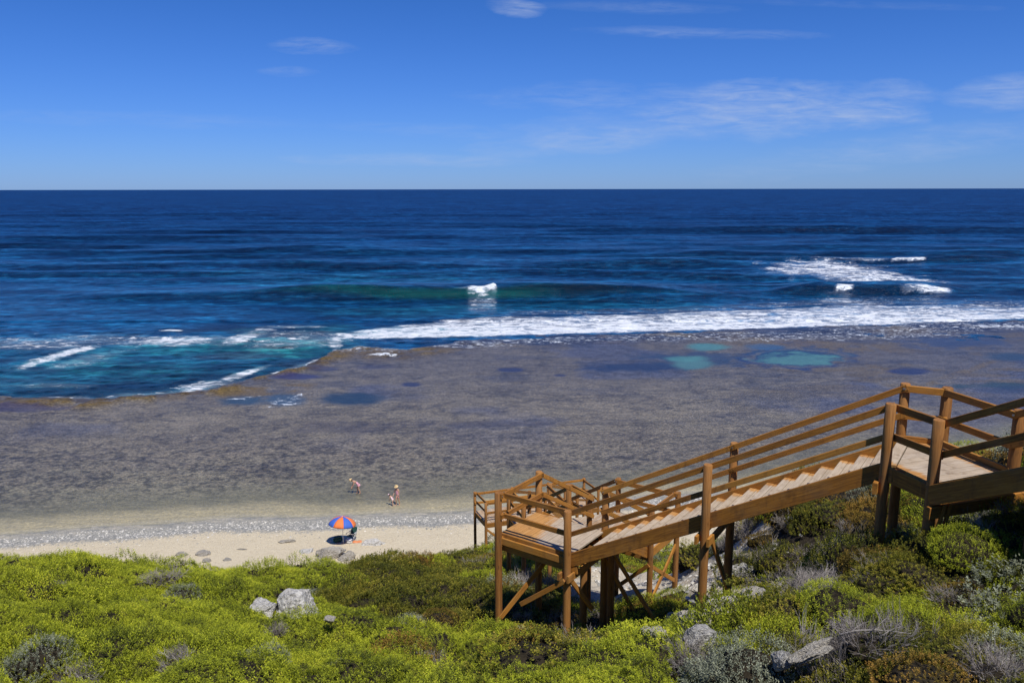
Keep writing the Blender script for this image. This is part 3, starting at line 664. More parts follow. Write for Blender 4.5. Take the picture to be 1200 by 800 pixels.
# lower landing
def wearL(p):
    q = Vector((p.x, p.y)); t = (q-A).dot((B-A).normalized())/1.73; s = (q-A).dot(tv)/W_
    return float(sst(0.15, 0.8, t+0.25*(s-0.5)+0.1))*0.9
uL = (B-A).normalized()
poly = [A+uL*-.03+tv*0.10, B+uL*0.02+tv*0.10, D_+uL*0.02-tv*0.08, C_-uL*.03-tv*0.08]
boards(poly, tv, zL, wearL)
rails(A, B, zL, zL, 1, ext=0.03)
rails(A, C_, zL, zL, -1, ext=0.03)
def edge_board(p, q, z, nrm, h=0.20, off=0.0, nm='fascia_board', t=0.045):
    n = Vector(nrm).normalized(); p = p+n*off; q = q+n*off
    beam(nm, Vector((p.x, p.y, z-h/2)), Vector((q.x, q.y, z-h/2)), t, h)
edge_board(A-uL*.0, B, zL+0.02, -tv, 0.19, -0.10)
edge_board(A, B, zL-0.06, -tv, 0.15, -0.04, 'kick_board')
edge_board(A, C_, zL-0.04, -uL, 0.22, -0.06); edge_board(C_, D_, zL-0.04, tv, 0.22, -0.05)
for f_ in (0.25, 0.5, 0.75):
    a = A+uL*1.73*f_; beam('joist', Vector((*(a+tv*.1), zL-0.14)), Vector((*(a+tv*(W_-.1)), zL-0.14)), 0.05, 0.2)
for a, b in ((A, B), (C_, D_)):
    o = tv*(.12 if a is A else -.12)
    beam('bearer', Vector((*(a+o-uL*.15), zL-0.30)), Vector((*(b+o+uL*.18), zL-0.30)), 0.07, 0.16)
# bearer blocks under the flight posts
for p, q, z in ((N2, F2, zN), (B, D_, zL)):
    for e in (-0.11, 0.11):
        d = (q-p).normalized(); s = Vector((-d.y, d.x))*e
        beam('bearer', Vector((*(p+s-d*.16), z-0.42)), Vector((*(q+s+d*.16), z-0.42)), 0.05, 0.15)
# braces
def brace(p, dz0, q, dz1, zref): beam('brace', Vector((p.x, p.y, zref+dz0)), Vector((q.x, q.y, zref+dz1)), 0.045, 0.10)
nb = -tv*0.10
brace(B+nb, -0.50, on(B, A, 0.62)+nb, -1.35, zL)
brace(B+uL*.1, -0.50, B+uL*.12+tv*0.85, -1.5, zL)
brace(on(A, B, .62)+tv*.75, -0.2, on(A, B, 0.12)+nb*2, -1.75, zL)
brace(N2+sv*-.11, -0.35, N2+tv*1.0-sv*.11, -1.75, zN)
brace(on(D_, C_, 0.1), -0.4, D_+uL*0.85-tv*.1, -1.7, zL)
brace(D_+uL*.1, -.35, on(B, P1, .24)+tv*1.3, -1.55, zL)
# extra inner support posts below the lower landing and flight
for p, z in ((D_+uL*0.20-tv*0.05, zL-0.02), (D_-uL*0.4-tv*.2, zL-0.1)):
    post(p.x, p.y, z-0.10)
# upper landing
nU = az(70.6); dU = az(162)
def wearU(p):
    q = Vector((p.x, p.y)); a = (q-P2).dot(nU); return float(sst(0.02, 0.42, a)*sst(1.55, 1.05, a))*0.95
s13 = (P3-P1).normalized(); i13 = Vector((s13.y, -s13.x))
poly = [P1+i13*0.16, P2+Vector((0.03, 0)), P5-nU*.06, P4-s13*.05, P3+i13*0.16]
boards(poly, nU, zU, wearU)
boards([P1+s13*.05-i13*0.03, P3-s13*.05-i13*0.03, P3-s13*.05+i13*0.14, P1+s13*.05+i13*0.14], s13, zU+0.001, wearU, bw=0.165)
rails(P1, P2, zU, zU, 1, ext=0.03); rails(P3, P4, zU, zU, -1, ext=0.03); rails(P4, P5, zU, zU, -1, ext=0.03)
edge_board(P1, P2, zU-0.02, -nU, 0.24, -0.02); edge_board(P4, P5, zU-0.02, nU, 0.24, -0.0); edge_board(P3, P4, zU-0.02, s13, 0.24, 0)
edge_board(P4, P5, zU+0.09, -nU, 0.09, 0.07, 'kick_board', 0.05); edge_board(P3, P4, zU+0.09, -s13, 0.09, 0.07, 'kick_board', 0.05)
for f_ in (0.2, 0.8):
    a = on(P1, P2, f_); b = on(P3, P5, f_); beam('joist', Vector((*a, zU-0.14)), Vector((*b, zU-0.14)), 0.05, 0.19)
beam('bearer', Vector((*(P2-nU*.15+dU*.1), zU-0.36)), Vector((*(P5+nU*.15+dU*.1), zU-0.36)), 0.07, 0.18)
beam('bearer', Vector((*(P1-s13*.15-i13*.1), zU-0.36)), Vector((*(P3+s13*.15-i13*.1), zU-0.36)), 0.07, 0.18)
# short double props bolted beside the near post
for e in (0.0, 0.11):
    q = P2+dU*.10+nU*(0.02+e); beam('prop', Vector((q.x-.05, q.y, ground(q.x, q.y)-.1)), Vector((q.x+.09, q.y-.02, zU-0.25)), 0.05, 0.045)
# flight climbing away to the right, towards the viewer
NS = 10; rise, go = 0.165, 0.31
Q2 = P2+dU*go*NS; Q5 = P5+dU*go*NS; zQ = zU+rise*NS
flight(Q2+nU*.06, Q5-nU*.06, zQ, P2+nU*.06, P5-nU*.06, zU, NS, lambda p: wearU(p), tread_d=0.30)
beam('stringer', Vector((*(P2-nU*.055), zU-0.15)), Vector((*(Q2-nU*.055), zQ-0.15)), 0.045, 0.28)
rails(P2, Q2, zU, zQ, 1, ext=0.04); rails(P5, Q5, zU, zQ, -1, ext=0.04)
for q in (Q2, Q5, on(P2, Q2, .5), on(P5, Q5, .5)):
    zz = zU+rise*NS*((q-P2).dot(dU)/(go*NS)); post(q.x, q.y, zz+RH+.015)

# lower flights and landings seen through the rails
g2 = 0.293*8; z2 = zL-1.35
a2 = C_+tv*g2; b2 = D_+tv*g2; c2 = b2+tv*1.55
w0 = lambda p: 0.55
flight(C_+uL*.06, D_-uL*.06, zL, a2+uL*.06, b2-uL*.06, z2, 8, w0)
rails(C_, a2, zL, z2, -1, ext=0.05); rails(D_, b2, zL, z2, 1, ext=0.05)
E = a2+tv*1.55; d3 = az(-19); n3 = az(71)
e2 = E-n3*1.45
boards([a2+tv*.02, b2+tv*.02, c2, E, e2], tv, z2, w0)
for p in (a2, b2, c2, E, e2): post(p.x, p.y, z2+RH+.015, r=0.07)
rails(b2, c2, z2, z2, 1, ext=0.03); rails(c2, E, z2, z2, 1, ext=.03); rails(a2, e2, z2, z2, -1, ext=.03)
edge_board(b2, c2, z2-.02, uL, .22); edge_board(a2, b2, z2-.16, tv, .2, .05); edge_board(c2, E, z2-.02, tv, .22)
brace(b2, -.45, c2, -1.5, z2); brace(c2, -.45, b2, -1.5, z2); brace(b2-tv*.08, -.4, on(a2, b2, .35), -1.5, z2)
z3 = z2-1.95; g3 = 3.5
E3 = E+d3*g3; e3 = e2+d3*g3; E4 = E3+d3*1.45; e4 = e3+d3*1.45
flight(e2+n3*.06, E-n3*.06, z2, e3+n3*.06, E3-n3*.06, z3, 12, w0)
rails(E, E3, z2, z3, 1, ext=.04, mids=(0.46,)); rails(e2, e3, z2, z3, -1, ext=.04)
boards([e3, E3, E4, e4], n3, z3, w0)
for p in (E3, e3, E4, e4): post(p.x, p.y, z3+RH+.015, r=.07)
rails(E3, E4, z3, z3, 1, ext=.03); rails(e3, e4, z3, z3, -1, ext=.03)
edge_board(e3, e4, z3-.02, -n3, .22); edge_board(E3, E4, z3-.02, n3, .22); edge_board(e3, E3, z3-.16, d3, .2, .05)
m1 = V2(-1.79, 36.0); m2 = V2(-1.22, 34.6); zM = CAM_H-15.15; nM = az(71); lM = 5.7
m3 = m1+nM*lM; m4 = m2+nM*lM
k1 = m2+nM*3.6; k2 = m2+nM*5.1
flight(e4+n3*.06, E4-n3*.06, z3, k1, k2, zM, 26, w0, tread_d=0.3)
for t in (0.33, 0.66):
    for p, q in ((e4, k1), (E4, k2)):
        r_ = on(p, q, t); post(r_.x, r_.y, z3+(zM-z3)*t+RH+.015, r=.07)
rails(e4, k1, z3, zM, -1, ext=.04); rails(E4, k2, z3, zM, 1, ext=.04)
boards([m1, m2, m4, m3], (m2-m1).normalized(), zM, w0)
for p in (m1, m2, m3, m4, k1, k2, on(m1, m3, .33), on(m1, m3, .66), on(m2, k1, .5)): post(p.x, p.y, zM+RH+.015, r=.065)
rails(m2, m1, zM, zM, -1, ext=.03); rails(m1, m3, zM, zM, -1, ext=.03); rails(m2, k1, zM, zM, 1, ext=.03); rails(m3, m4, zM, zM, -1, ext=.03)
edge_board(m1, m2, zM-.02, -nM, .22); edge_board(m2, m4, zM-.02, dU, .22, .03); edge_board(m1, m3, zM-.02, dU, .22, -.03)
brace(m2, -.3, on(m2, m4, .2), -1.3, zM)

# ---------------------------------------------------------------- rocks
def rock_mat(name, c0, c1, c2, lichen=None):
    k = M(name); p = k.coord('Object'); n1 = k.noise(p, 3.2, 9, 0.72, 0.4); n2 = k.noise(p, 14, 6, 0.75); v = k.vor(p, 9)
    b = k.ramp(k.mix(0.45, n1, n2), [(0.33, c0), (0.48, c1), (0.62, c2)])
    pit = k.ramp(v.outputs['Distance'], [(0.06, (0.25, 0.24, 0.22)), (0.22, (1, 1, 1))]); b = k.mix(0.75, b, pit, 'MULTIPLY')
    if lichen: b = k.mix(k.math('MULTIPLY', k.ramp(k.noise(p, 2.1, 5, 0.7), [(0.56, (0, 0, 0)), (0.64, (1, 1, 1))]), 0.7), b, lichen)
    k.set(base=b, rough=0.9, spec=0.15); b = k.mix(k.math('MULTIPLY', k.ramp(k.noise(k.coord('Object', (1, 1, 3.2)), 2.6, 8, 0.75), [(0.52, (0, 0, 0)), (0.60, (1, 1, 1))]), 0.42), b, (0.11, 0.10, 0.085, 1)); k.set(base=b); k.bump(k.math('ADD', n2, v.outputs['Distance']), 0.9, 0.05); return k.m
m_rock = rock_mat('grey_limestone', (0.24, 0.225, 0.195, 1), (0.52, 0.50, 0.46, 1), (0.74, 0.72, 0.67, 1), (0.10, 0.09, 0.07, 1))
m_rockp = rock_mat('pale_limestone', (0.36, 0.31, 0.24, 1), (0.58, 0.53, 0.44, 1), (0.72, 0.68, 0.60, 1))
m_rockb = rock_mat('beach_limestone', (0.17, 0.15, 0.12, 1), (0.34, 0.31, 0.26, 1), (0.48, 0.45, 0.39, 1))
def rock_mesh(seed, mat, sub=4, jag=0.5):
    bm = bmesh.new(); bmesh.ops.create_icosphere(bm, subdivisions=sub, radius=1.0)
    V_ = np.array([v.co[:] for v in bm.verts]); s = seed*7.3
    def f3(P, o=0): return (fbm(P[:, 0]+s, P[:, 1]+P[:, 2]*0.9+o, seed+o)+fbm(P[:, 1]-s, P[:, 2]-P[:, 0]*0.7+o, seed+5+o))/2
    # a few random cuts give facets
    rr = np.random.default_rng(seed)
    for _ in range(13):
        n = rr.normal(size=3); n /= np.linalg.norm(n); c_ = rr.uniform(0.45, 0.85); d_ = V_ @ n - c_
        V_ = V_ - np.clip(d_, 0, None)[:, None]*n*0.9
    nrm = V_/np.linalg.norm(V_, axis=1)[:, None]
    V_ = V_ + nrm*((f3(V_*1.7)-0.5)*jag*1.5 + (f3(V_*5, 3)-0.5)*jag*0.55 + (np.abs(f3(V_*11, 6)-0.5))*-jag*0.45)[:, None]
    for v, c_ in zip(bm.verts, V_): v.co = c_
    me = bpy.data.meshes.new('rock'); bm.to_mesh(me); bm.free(); me.materials.append(mat)
    for p_ in me.polygons: p_.use_smooth = False
    return me
def rock(name, u, v, size, seed, mat, label, on_beach=False, rz=0.0, tilt=(0, 0), sub=4, jag=0.5, off=0.3, group=None):
    if on_beach:
        P = plane_at(u, v, 0.9)
        for _ in range(4): P = plane_at(u, v, float(beach_z(P.x, P.y)))
    else: P = ray_surf(u, v, off-0.10)
    o = link(name, rock_mesh(seed, mat, sub, jag)); o.location = P; o.scale = size; o.rotation_euler = (tilt[0], tilt[1], rz)
    return tag(o, label, 'rock', group)
ROCKS = []
def RK(*a, **k): o = rock(*a, **k); ROCKS.append(o); return o
RK('limestone_boulder', 349, 722, (0.60, 0.50, 0.72), 3, m_rock, 'large pale grey pointed boulder standing out of the bright green scrub', rz=.6, tilt=(.05, .5), sub=5, off=0.12, jag=.3)
RK('limestone_boulder', 308, 714, (0.40, 0.34, 0.30), 4, m_rock, 'weathered grey rock half under dead scrub left of the pointed boulder', rz=1.2, off=0.15)
RK('limestone_rock', 385, 727, (0.16, 0.13, 0.08), 5, m_rockp, 'small flat cream stone beside the pointed boulder', off=0.0, sub=3)
RK('limestone_boulder', 950, 764, (0.23, 0.08, 0.08), 6, m_rockp, 'long jagged white and grey rock in the scrub at the bottom right', rz=.22, tilt=(0, -.25), sub=5, off=-0.04, jag=.75)
RK('limestone_rock', 915, 774, (0.13, 0.10, 0.11), 16, m_rock, 'small grey rock at the left foot of the long jagged rock', rz=.22, tilt=(0, -.25), sub=4, off=0.02)
RK('limestone_boulder', 787, 732, (0.22, 0.16, 0.26), 7, m_rockp, 'tallest knob of the cream limestone ledge left of the tall middle post', rz=.5, sub=5, off=0.0, jag=.6)
RK('limestone_rock', 765, 746, (0.17, 0.13, 0.16), 8, m_rockp, 'small cream knob at the left end of the limestone ledge', sub=4, off=0.0, jag=.6)
RK('limestone_rock', 812, 729, (0.24, 0.16, 0.15), 9, m_rockp, 'low cream hump of the ledge just left of the foot of the tall middle post', sub=5, off=0.02, jag=.6)
RK('limestone_rock', 816, 748, (0.20, 0.13, 0.15), 19, m_rock, 'grey rock sunk in twigs in front of the cream ledge', sub=4, off=0.02, jag=.5)
RK('limestone_rock', 850, 708, (0.34, 0.18, 0.13), 18, m_rockp, 'long cream slab of ledge right of the tall middle post', rz=.3, sub=5, off=0.06, jag=.5)
RK('limestone_rock', 884, 699, (0.20, 0.14, 0.12), 32, m_rockp, 'cream stone at the right end of the limestone ledge', rz=.3, sub=4, off=0.06, jag=.5)
RK('limestone_rock', 868, 672, (0.30, 0.22, 0.22), 10, m_rock, 'grey rock behind the dark rear post under the stairs', sub=4, off=0.2)
RK('limestone_rock', 612, 737, (0.17, 0.13, 0.11), 12, m_rock, 'small white grey stone between the two front landing posts', sub=4, off=0.05)
RK('limestone_rock', 836, 690, (0.62, 0.42, 0.16), 17, m_rockp, 'flat pale sandy slab lying across the path under the stairs', sub=4, off=.38, jag=.3)
RK('limestone_boulder', 384, 651, (1.3, 0.9, 0.75), 20, m_rockb, 'big rounded tan boulder where the beach meets the scrub', True, .3, sub=5, jag=.35)
RK('limestone_boulder', 405, 654, (0.7, 0.6, 0.5), 21, m_rockb, 'grey brown rock tucked against the big tan boulder', True, sub=4)
RK('limestone_boulder', 437, 637, (0.85, 0.5, 0.36), 22, m_rock, 'low pale pitted rock on the sand right of the parasol', True, .2, sub=5)
RK('limestone_rock', 338, 634, (0.80, 0.4, 0.22), 23, m_rockb, 'crumbly pale rock pile on the sand left of the parasol', True, .1)
RK('limestone_rock', 358, 646, (0.6, 0.4, 0.30), 24, m_rock, 'pale grey rock left of the big tan boulder', True, .4)
RK('limestone_rock', 214, 649, (0.50, 0.35, 0.22), 25, m_rockb, 'leftmost brown rock on the sand', True)
RK('limestone_rock', 240, 648, (0.65, 0.5, 0.26), 26, m_rockb, 'flat topped brown rock on the sand second from the left', True, .5)
RK('limestone_rock', 243, 656, (0.5, 0.4, 0.16), 27, m_rockb, 'half buried slab in front of the flat topped brown rock', True)
RK('limestone_rock', 265, 655, (0.35, 0.3, 0.12), 28, m_rockb, 'small sand covered stone right of the flat topped brown rock', True)
RK('limestone_rock', 283, 643, (0.42, 0.12, 0.09), 29, m_rockb, 'thin dark stone streak on the open sand', True)
RK('limestone_rock', 1168, 497, (1.5, 0.8, 0.30), 30, m_rockp, 'white shore rock seen through the rails at the right edge', True, -.2, sub=5)
RK('limestone_rock', 1192, 485, (1.2, 0.7, 0.3), 31, m_rockp, 'farther white shore rock above the right hand rail', True, -.2)

# pebbles on the strand and stones scattered on the path: real stones, too many to count
def pebble_field(name, pts, sizes, mat, label):
    base = np.array([(1, 0, -.2), (-.3, .95, -.2), (-.7, -.75, -.1), (.4, -.9, 0), (.3, .3, .7), (-.45, -.1, .6)])
    tri = np.array([(0, 1, 4), (1, 5, 4), (1, 2, 5), (2, 3, 5), (3, 4, 5), (3, 0, 4)])
    n = len(pts); ang = RNG.uniform(0, 6.28, n); ca, sa = np.cos(ang), np.sin(ang)
    j = base[None]*RNG.uniform(.7, 1.3, (n, 6, 1))*sizes[:, None, None]*np.array([1, .75, .55])
    Vx = np.stack([j[..., 0]*ca[:, None]-j[..., 1]*sa[:, None], j[..., 0]*sa[:, None]+j[..., 1]*ca[:, None], j[..., 2]], -1)+pts[:, None]
    Fx = (tri[None]+(np.arange(n)*6)[:, None, None]).reshape(-1, 3)
    me = npmesh(name, Vx.reshape(-1, 3), Fx, mat); attr(me, 'shade', np.repeat(RNG.uniform(0, 1, n), 6))
    return tag(link(name, me), label, kind='stuff')
k = M('pebbles'); k.set(base=k.ramp(k.attr('shade').outputs['Fac'], [(0.0, (0.17, 0.17, 0.16)), (0.45, (0.32, 0.31, 0.28)), (1.0, (0.72, 0.68, 0.60))]), rough=0.8); m_peb = k.m
n = 12000; px = RNG.uniform(-48, 60, n); dd_ = 1.3+np.abs(RNG.normal(1.0, 1.5, n)); dd_ = np.where(fbm(px/5, dd_, 200) > .42, dd_, dd_*.7+.6)
py = shore_y(px)-dd_; pebble_field('beach_pebbles', np.stack([px, py, beach_z(px, py)], -1), RNG.uniform(.035, .12, n)*RNG.uniform(.5, 1.3, n), m_peb, 'band of grey and white pebbles along the strand')
n = 900; i_ = RNG.integers(2, len(PATH)-1, n); t = RNG.uniform(0, 1, n); PA = np.array(PATH)
pp = PA[i_]*(1-t[:, None])+PA[i_+1 if False else np.minimum(i_+1, len(PATH)-1)]*t[:, None]+RNG.normal(0, .55, (n, 2))
pebble_field('path_rubble', np.stack([pp[:, 0], pp[:, 1], surf(pp[:, 0], pp[:, 1])-SCRUB+.12], -1), RNG.uniform(.02, .10, n), m_peb, 'loose pale rubble on the sandy gully under the stairs')

# ---------------------------------------------------------------- scrub
def leaf_mat(name, stops, transl=0.35, var=0.25):
    k = M(name); v = k.attr('leaf').outputs['Fac']; oi = k.n('ShaderNodeObjectInfo')
    f = k.math('ADD', v, k.math('MULTIPLY_ADD', oi.outputs['Random'], var, -var/2))
    big = k.noise(k.pos(), 1.1, 4, 0.6); f = k.math('ADD', f, k.math('MULTIPLY_ADD', big, 1.3, -0.68))
    base = k.ramp(f, stops); k.set(base=base, rough=0.6, spec=0.2)
    tr = k.n('ShaderNodeBsdfTranslucent'); k.l(base, tr.inputs[0]); mx = k.n('ShaderNodeMixShader'); mx.inputs[0].default_value = transl
    k.l(k.p.outputs[0], mx.inputs[1]); k.l(tr.outputs[0], mx.inputs[2]); k.l(mx.outputs[0], k.out.inputs[0]); return k.m
LM = {
 'green': leaf_mat('bright_green_leaves', [(0.0, (0.07, 0.085, 0.014)), (0.35, (0.28, 0.32, 0.020)), (0.7, (0.53, 0.57, 0.032)), (1.0, (0.68, 0.62, 0.06))]),
 'olive': leaf_mat('olive_leaves', [(0.0, (0.05, 0.06, 0.010)), (0.4, (0.15, 0.155, 0.018)), (0.75, (0.33, 0.29, 0.030)), (1.0, (0.48, 0.36, 0.06))]),
 'grey': leaf_mat('silver_grey_leaves', [(0.0, (0.11, 0.12, 0.075)), (0.5, (0.27, 0.29, 0.19)), (1.0, (0.48, 0.50, 0.36))], 0.2),
 'rust': leaf_mat('rust_tipped_leaves', [(0.0, (0.07, 0.055, 0.012)), (0.4, (0.22, 0.155, 0.024)), (0.7, (0.38, 0.23, 0.04)), (1.0, (0.50, 0.26, 0.06))]),
}
k = M('dead_twigs'); oi = k.n('ShaderNodeObjectInfo')
k.set(base=k.ramp(k.attr('leaf').outputs['Fac'], [(0, (0.11, 0.095, 0.085)), (0.5, (0.26, 0.23, 0.21)), (1, (0.46, 0.42, 0.38))]), rough=0.9, spec=0.1); m_twig = k.m
k = M('shrub_gap_shade'); k.set(base=k.ramp(k.noise(k.coord(), 12, 4), [(0.3, (0.014, 0.012, 0.008)), (0.7, (0.045, 0.036, 0.024))]), rough=1.0, spec=0.05); m_core = k.m  # inner domes coloured near black to look like shadow gaps

def dome_pts(n, rr, lump, seed):
    ph = rr.uniform(0, 2*np.pi, n); ct = rr.uniform(-0.05, 1.0, n)**0.85 if False else np.clip(rr.uniform(-0.08, 1.0, n), -0.08, 1)
    st = np.sqrt(1-ct**2); d = np.stack([st*np.cos(ph), st*np.sin(ph), ct], -1)
    rad = 1 + lump*(fbm(d[:, 0]*2.2+seed*3.1, d[:, 1]*2.2+d[:, 2]*1.7, seed, 3)-0.5)*2
    return d, rad
def shrub_mesh(name, seed, species, nspr=620, leaves=9, lump=0.28, ht=0.62, llen=0.055, lwid=0.013, splen=0.12, up=0.6):
    """unit mound (radius about 1, height ht) of leafy sprigs growing outward"""
    rr = np.random.default_rng(seed)
    d, rad = dome_pts(nspr, rr, lump, seed)
    base = d*rad[:, None]*np.array([1, 1, ht])
    nrm = d/np.array([1, 1, ht]); nrm /= np.linalg.norm(nrm, axis=1)[:, None]
    ax = nrm*(1-up)+np.array([0, 0, up])+rr.normal(0, .22, (nspr, 3)); ax /= np.linalg.norm(ax, axis=1)[:, None]
    base = base - ax*rr.uniform(0.2, 1.0, nspr)[:, None]*splen*0.6
    sl = splen*rr.uniform(.5, 1.35, nspr)
    k_ = np.arange(leaves); ang = k_*2.4; hfrac = (k_+0.6)/leaves
    t1 = np.cross(ax, rr.normal(size=(nspr, 3))); t1 /= np.linalg.norm(t1, axis=1)[:, None]; t2 = np.cross(ax, t1)
    rad_d = t1[:, None]*np.cos(ang)[None, :, None]+t2[:, None]*np.sin(ang)[None, :, None]      # n,l,3
    tang = -t1[:, None]*np.sin(ang)[None, :, None]+t2[:, None]*np.cos(ang)[None, :, None]
    foot = base[:, None]+ax[:, None]*(hfrac[None]*sl[:, None])[..., None]
    open_ = (1.15-0.45*hfrac)[None, :, None]
    tipd = rad_d*open_+ax[:, None]*0.55; tipd /= np.linalg.norm(tipd, axis=2)[..., None]
    L = llen*rr.uniform(.7, 1.3, (nspr, leaves, 1)); Wd = lwid*rr.uniform(.7, 1.3, (nspr, leaves, 1))
    a = foot-tang*Wd*0.35; b = foot+tang*Wd*0.35; m_ = foot+tipd*L*0.55
    c_ = m_+tang*Wd; e_ = m_-tang*Wd; tip = foot+tipd*L
    V_ = np.stack([foot, c_, tip, e_], 2).reshape(-1, 3); n = nspr*leaves
    Fx = (np.array([[0, 1, 2, 3]])+(np.arange(n)*4)[:, None])
    lv = np.clip(rr.normal(0.42, .16, (nspr, 1))+0.28*(hfrac[None]-0.5)+rr.normal(0, .07, (nspr, leaves)), 0, 1)
    me = npmesh(name, V_, Fx, LM[species]); attr(me, 'leaf', np.repeat(lv.ravel(), 4)); return me
def core_mesh(name, seed, lump, ht, shrink=0.76):  # dark dome added inside each mound to block light
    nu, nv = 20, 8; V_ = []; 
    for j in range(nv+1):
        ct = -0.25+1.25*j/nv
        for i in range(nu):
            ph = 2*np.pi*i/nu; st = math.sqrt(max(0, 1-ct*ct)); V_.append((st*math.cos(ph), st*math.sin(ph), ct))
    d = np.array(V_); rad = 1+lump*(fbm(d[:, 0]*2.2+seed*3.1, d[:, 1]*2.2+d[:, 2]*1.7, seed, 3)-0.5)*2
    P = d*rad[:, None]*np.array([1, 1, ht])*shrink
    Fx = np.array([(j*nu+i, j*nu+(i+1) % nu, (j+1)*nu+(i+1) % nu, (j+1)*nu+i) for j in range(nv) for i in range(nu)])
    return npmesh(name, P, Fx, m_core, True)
def twig_mesh(name, seed, n0=34, ht=0.6, mat=m_twig, spread=1.0):
    rr = np.random.default_rng(seed); segs = []
    def grow(p, d, L, r, dep, val):
        q = p+d*L; segs.append((p, q, r, r*0.62, val))
        if dep == 0: return
        for _ in range(3 if dep > 1 else 2):
            nd = d+rr.normal(0, .48, 3)+np.array([0, 0, .10]); nd /= np.linalg.norm(nd)
            grow(p+d*L*rr.uniform(.55, 1.0), nd, L*rr.uniform(.55, .85), r*0.6, dep-1, np.clip(val+rr.normal(0, .12), 0, 1))
    for _ in range(n0):
        a = rr.uniform(0, 6.28); s = math.sqrt(rr.uniform(0, 1))*0.75*spread
        d = np.array([math.cos(a)*s*1.0, math.sin(a)*s*1.0, 0.75]); d /= np.linalg.norm(d)
        grow(np.array([math.cos(a)*s*.5, math.sin(a)*s*.5, -.05]), d, 0.30*rr.uniform(.7, 1.3), 0.014, 3, rr.uniform(.2, .9))
    P = np.array([s[0] for s in segs]); Q = np.array([s[1] for s in segs]); ra = np.array([s[2] for s in segs]); rb = np.array([s[3] for s in segs]); vl = np.array([s[4] for s in segs])
    Dn = Q-P; Dn /= np.linalg.norm(Dn, axis=1)[:, None]; t1 = np.cross(Dn, [0.3, 0.5, 0.81]); t1 /= np.linalg.norm(t1, axis=1)[:, None]; t2 = np.cross(Dn, t1)
    rings = []
    for (c_, r_) in ((P, ra), (Q, rb)):
        for k_ in range(3):
            a = k_*2.094; rings.append(c_+(t1*math.cos(a)+t2*math.sin(a))*r_[:, None])
    V_ = np.stack(rings, 1); n = len(segs); V_[:, :, 2] *= ht/0.62
    f = np.array([(0, 1, 4, 3), (1, 2, 5, 4), (2, 0, 3, 5)]); Fx = (f[None]+(np.arange(n)*6)[:, None, None]).reshape(-1, 4)
    me = npmesh(name, V_.reshape(-1, 3), Fx, mat); attr(me, 'leaf', np.repeat(vl, 6)); return me

KIND = {  # species: variants of (crown mesh, core mesh)
 'green': [(shrub_mesh('crown', 100+i, 'green', 1300, 8, .32, .60, .040, .0078, .12, .72), core_mesh('shade_core', 100+i, .30, .60, .78)) for i in range(3)],
 'olive': [(shrub_mesh('crown', 120+i, 'olive', 1000, 8, .38, .62, .038, .0115, .10, .50), core_mesh('shade_core', 120+i, .38, .62, .74)) for i in range(3)],
 'grey': [(shrub_mesh('crown', 140+i, 'grey', 620, 9, .35, .66, .050, .010, .18, .55), core_mesh('shade_core', 140+i, .35, .66, .68)) for i in range(2)],
 'rust': [(shrub_mesh('crown', 160+i, 'rust', 900, 8, .32, .56, .036, .012, .10, .50), core_mesh('shade_core', 160+i, .32, .56, .76)) for i in range(2)],
 'dead': [(twig_mesh('twigs', 180+i, 40, .6), core_mesh('shade_core', 180+i, .3, .34, .50)) for i in range(2)],
}
NAMES = {'green': ('green_heath_shrub', 'shrub'), 'olive': ('olive_heath_shrub', 'shrub'), 'grey': ('silver_shrub', 'shrub'), 'rust': ('rust_tipped_shrub', 'shrub'), 'dead': ('dead_twiggy_shrub', 'shrub')}
PROTO = {s: [] for s in KIND}
def shrub(species, var, u, v, size, label, h=1.0, off=None):
    cr, co = KIND[species][var % len(KIND[species])]
    P = ray_surf(u, v, 0.0)
    root = empty(NAMES[species][0], (P.x, P.y, float(surf(P.x, P.y))-size*0.45*h if off is None else float(surf(P.x, P.y))-off), random.uniform(0, 6.28))
    tag(root, label, NAMES[species][1], 'larger shrubs standing out of the coastal scrub')
    a = link('crown' if species != 'dead' else 'twigs', cr, root); a.scale = (size, size, size*h)
    b = link('shade_core', co, root); b.scale = (size, size, size*h)
    PROTO[species].append((a, b)); return root
shrub('green', 0, 28, 690, 0.95, 'tall feathery green bush at the left edge of the picture', 1.5)
shrub('dead', 0, 66, 688, 0.42, 'dark leafless bush just right of the tall feathery bush')
shrub('grey', 0, 45, 760, 0.42, 'silver grey bush low at the left edge', 1.1)
shrub('dead', 1, 92, 790, 0.42, 'grey brown twiggy bush at the bottom left corner', 1.1)
shrub('grey', 1, 213, 692, 0.40, 'dull grey green bush above the bright green slope on the left', 1.0)
shrub('dead', 0, 190, 672, 0.60, 'long low grey patch of dead twigs below the sand on the left', .7)
shrub('dead', 1, 205, 768, 0.38, 'leafless dark bush low in the middle of the left slope')
shrub('grey', 0, 308, 765, 0.32, 'small grey green bush below the pointed boulder', 1.0)
shrub('dead', 0, 322, 735, 0.30, 'dead grey bush leaning on the foot of the pointed boulder', 1.1)
shrub('rust', 0, 335, 690, 0.22, 'small dark rusty tuft growing on top of the pointed boulder', 1.0)
shrub('dead', 1, 255, 667, 0.50, 'dark grey dead bush at the edge of the beach sand', .9)
shrub('rust', 1, 515, 722, 0.50, 'rusty brown bush in the middle of the slope left of the front post', .9)
shrub('grey', 1, 480, 727, 0.36, 'silver bush left of the rusty brown one', 1.0)
shrub('rust', 0, 640, 737, 0.36, 'orange tipped bush below the near corner of the lower landing', 1.0)
shrub('dead', 0, 700, 718, 0.34, 'grey twiggy bush right of the near corner post', 1.2)
shrub('dead', 1, 612, 720, 0.3, 'pale dead bush between the front landing posts', 1.0)
shrub('green', 1, 720, 775, 0.55, 'bright yellow green mound below the stairs at the bottom of the picture', 1.1)
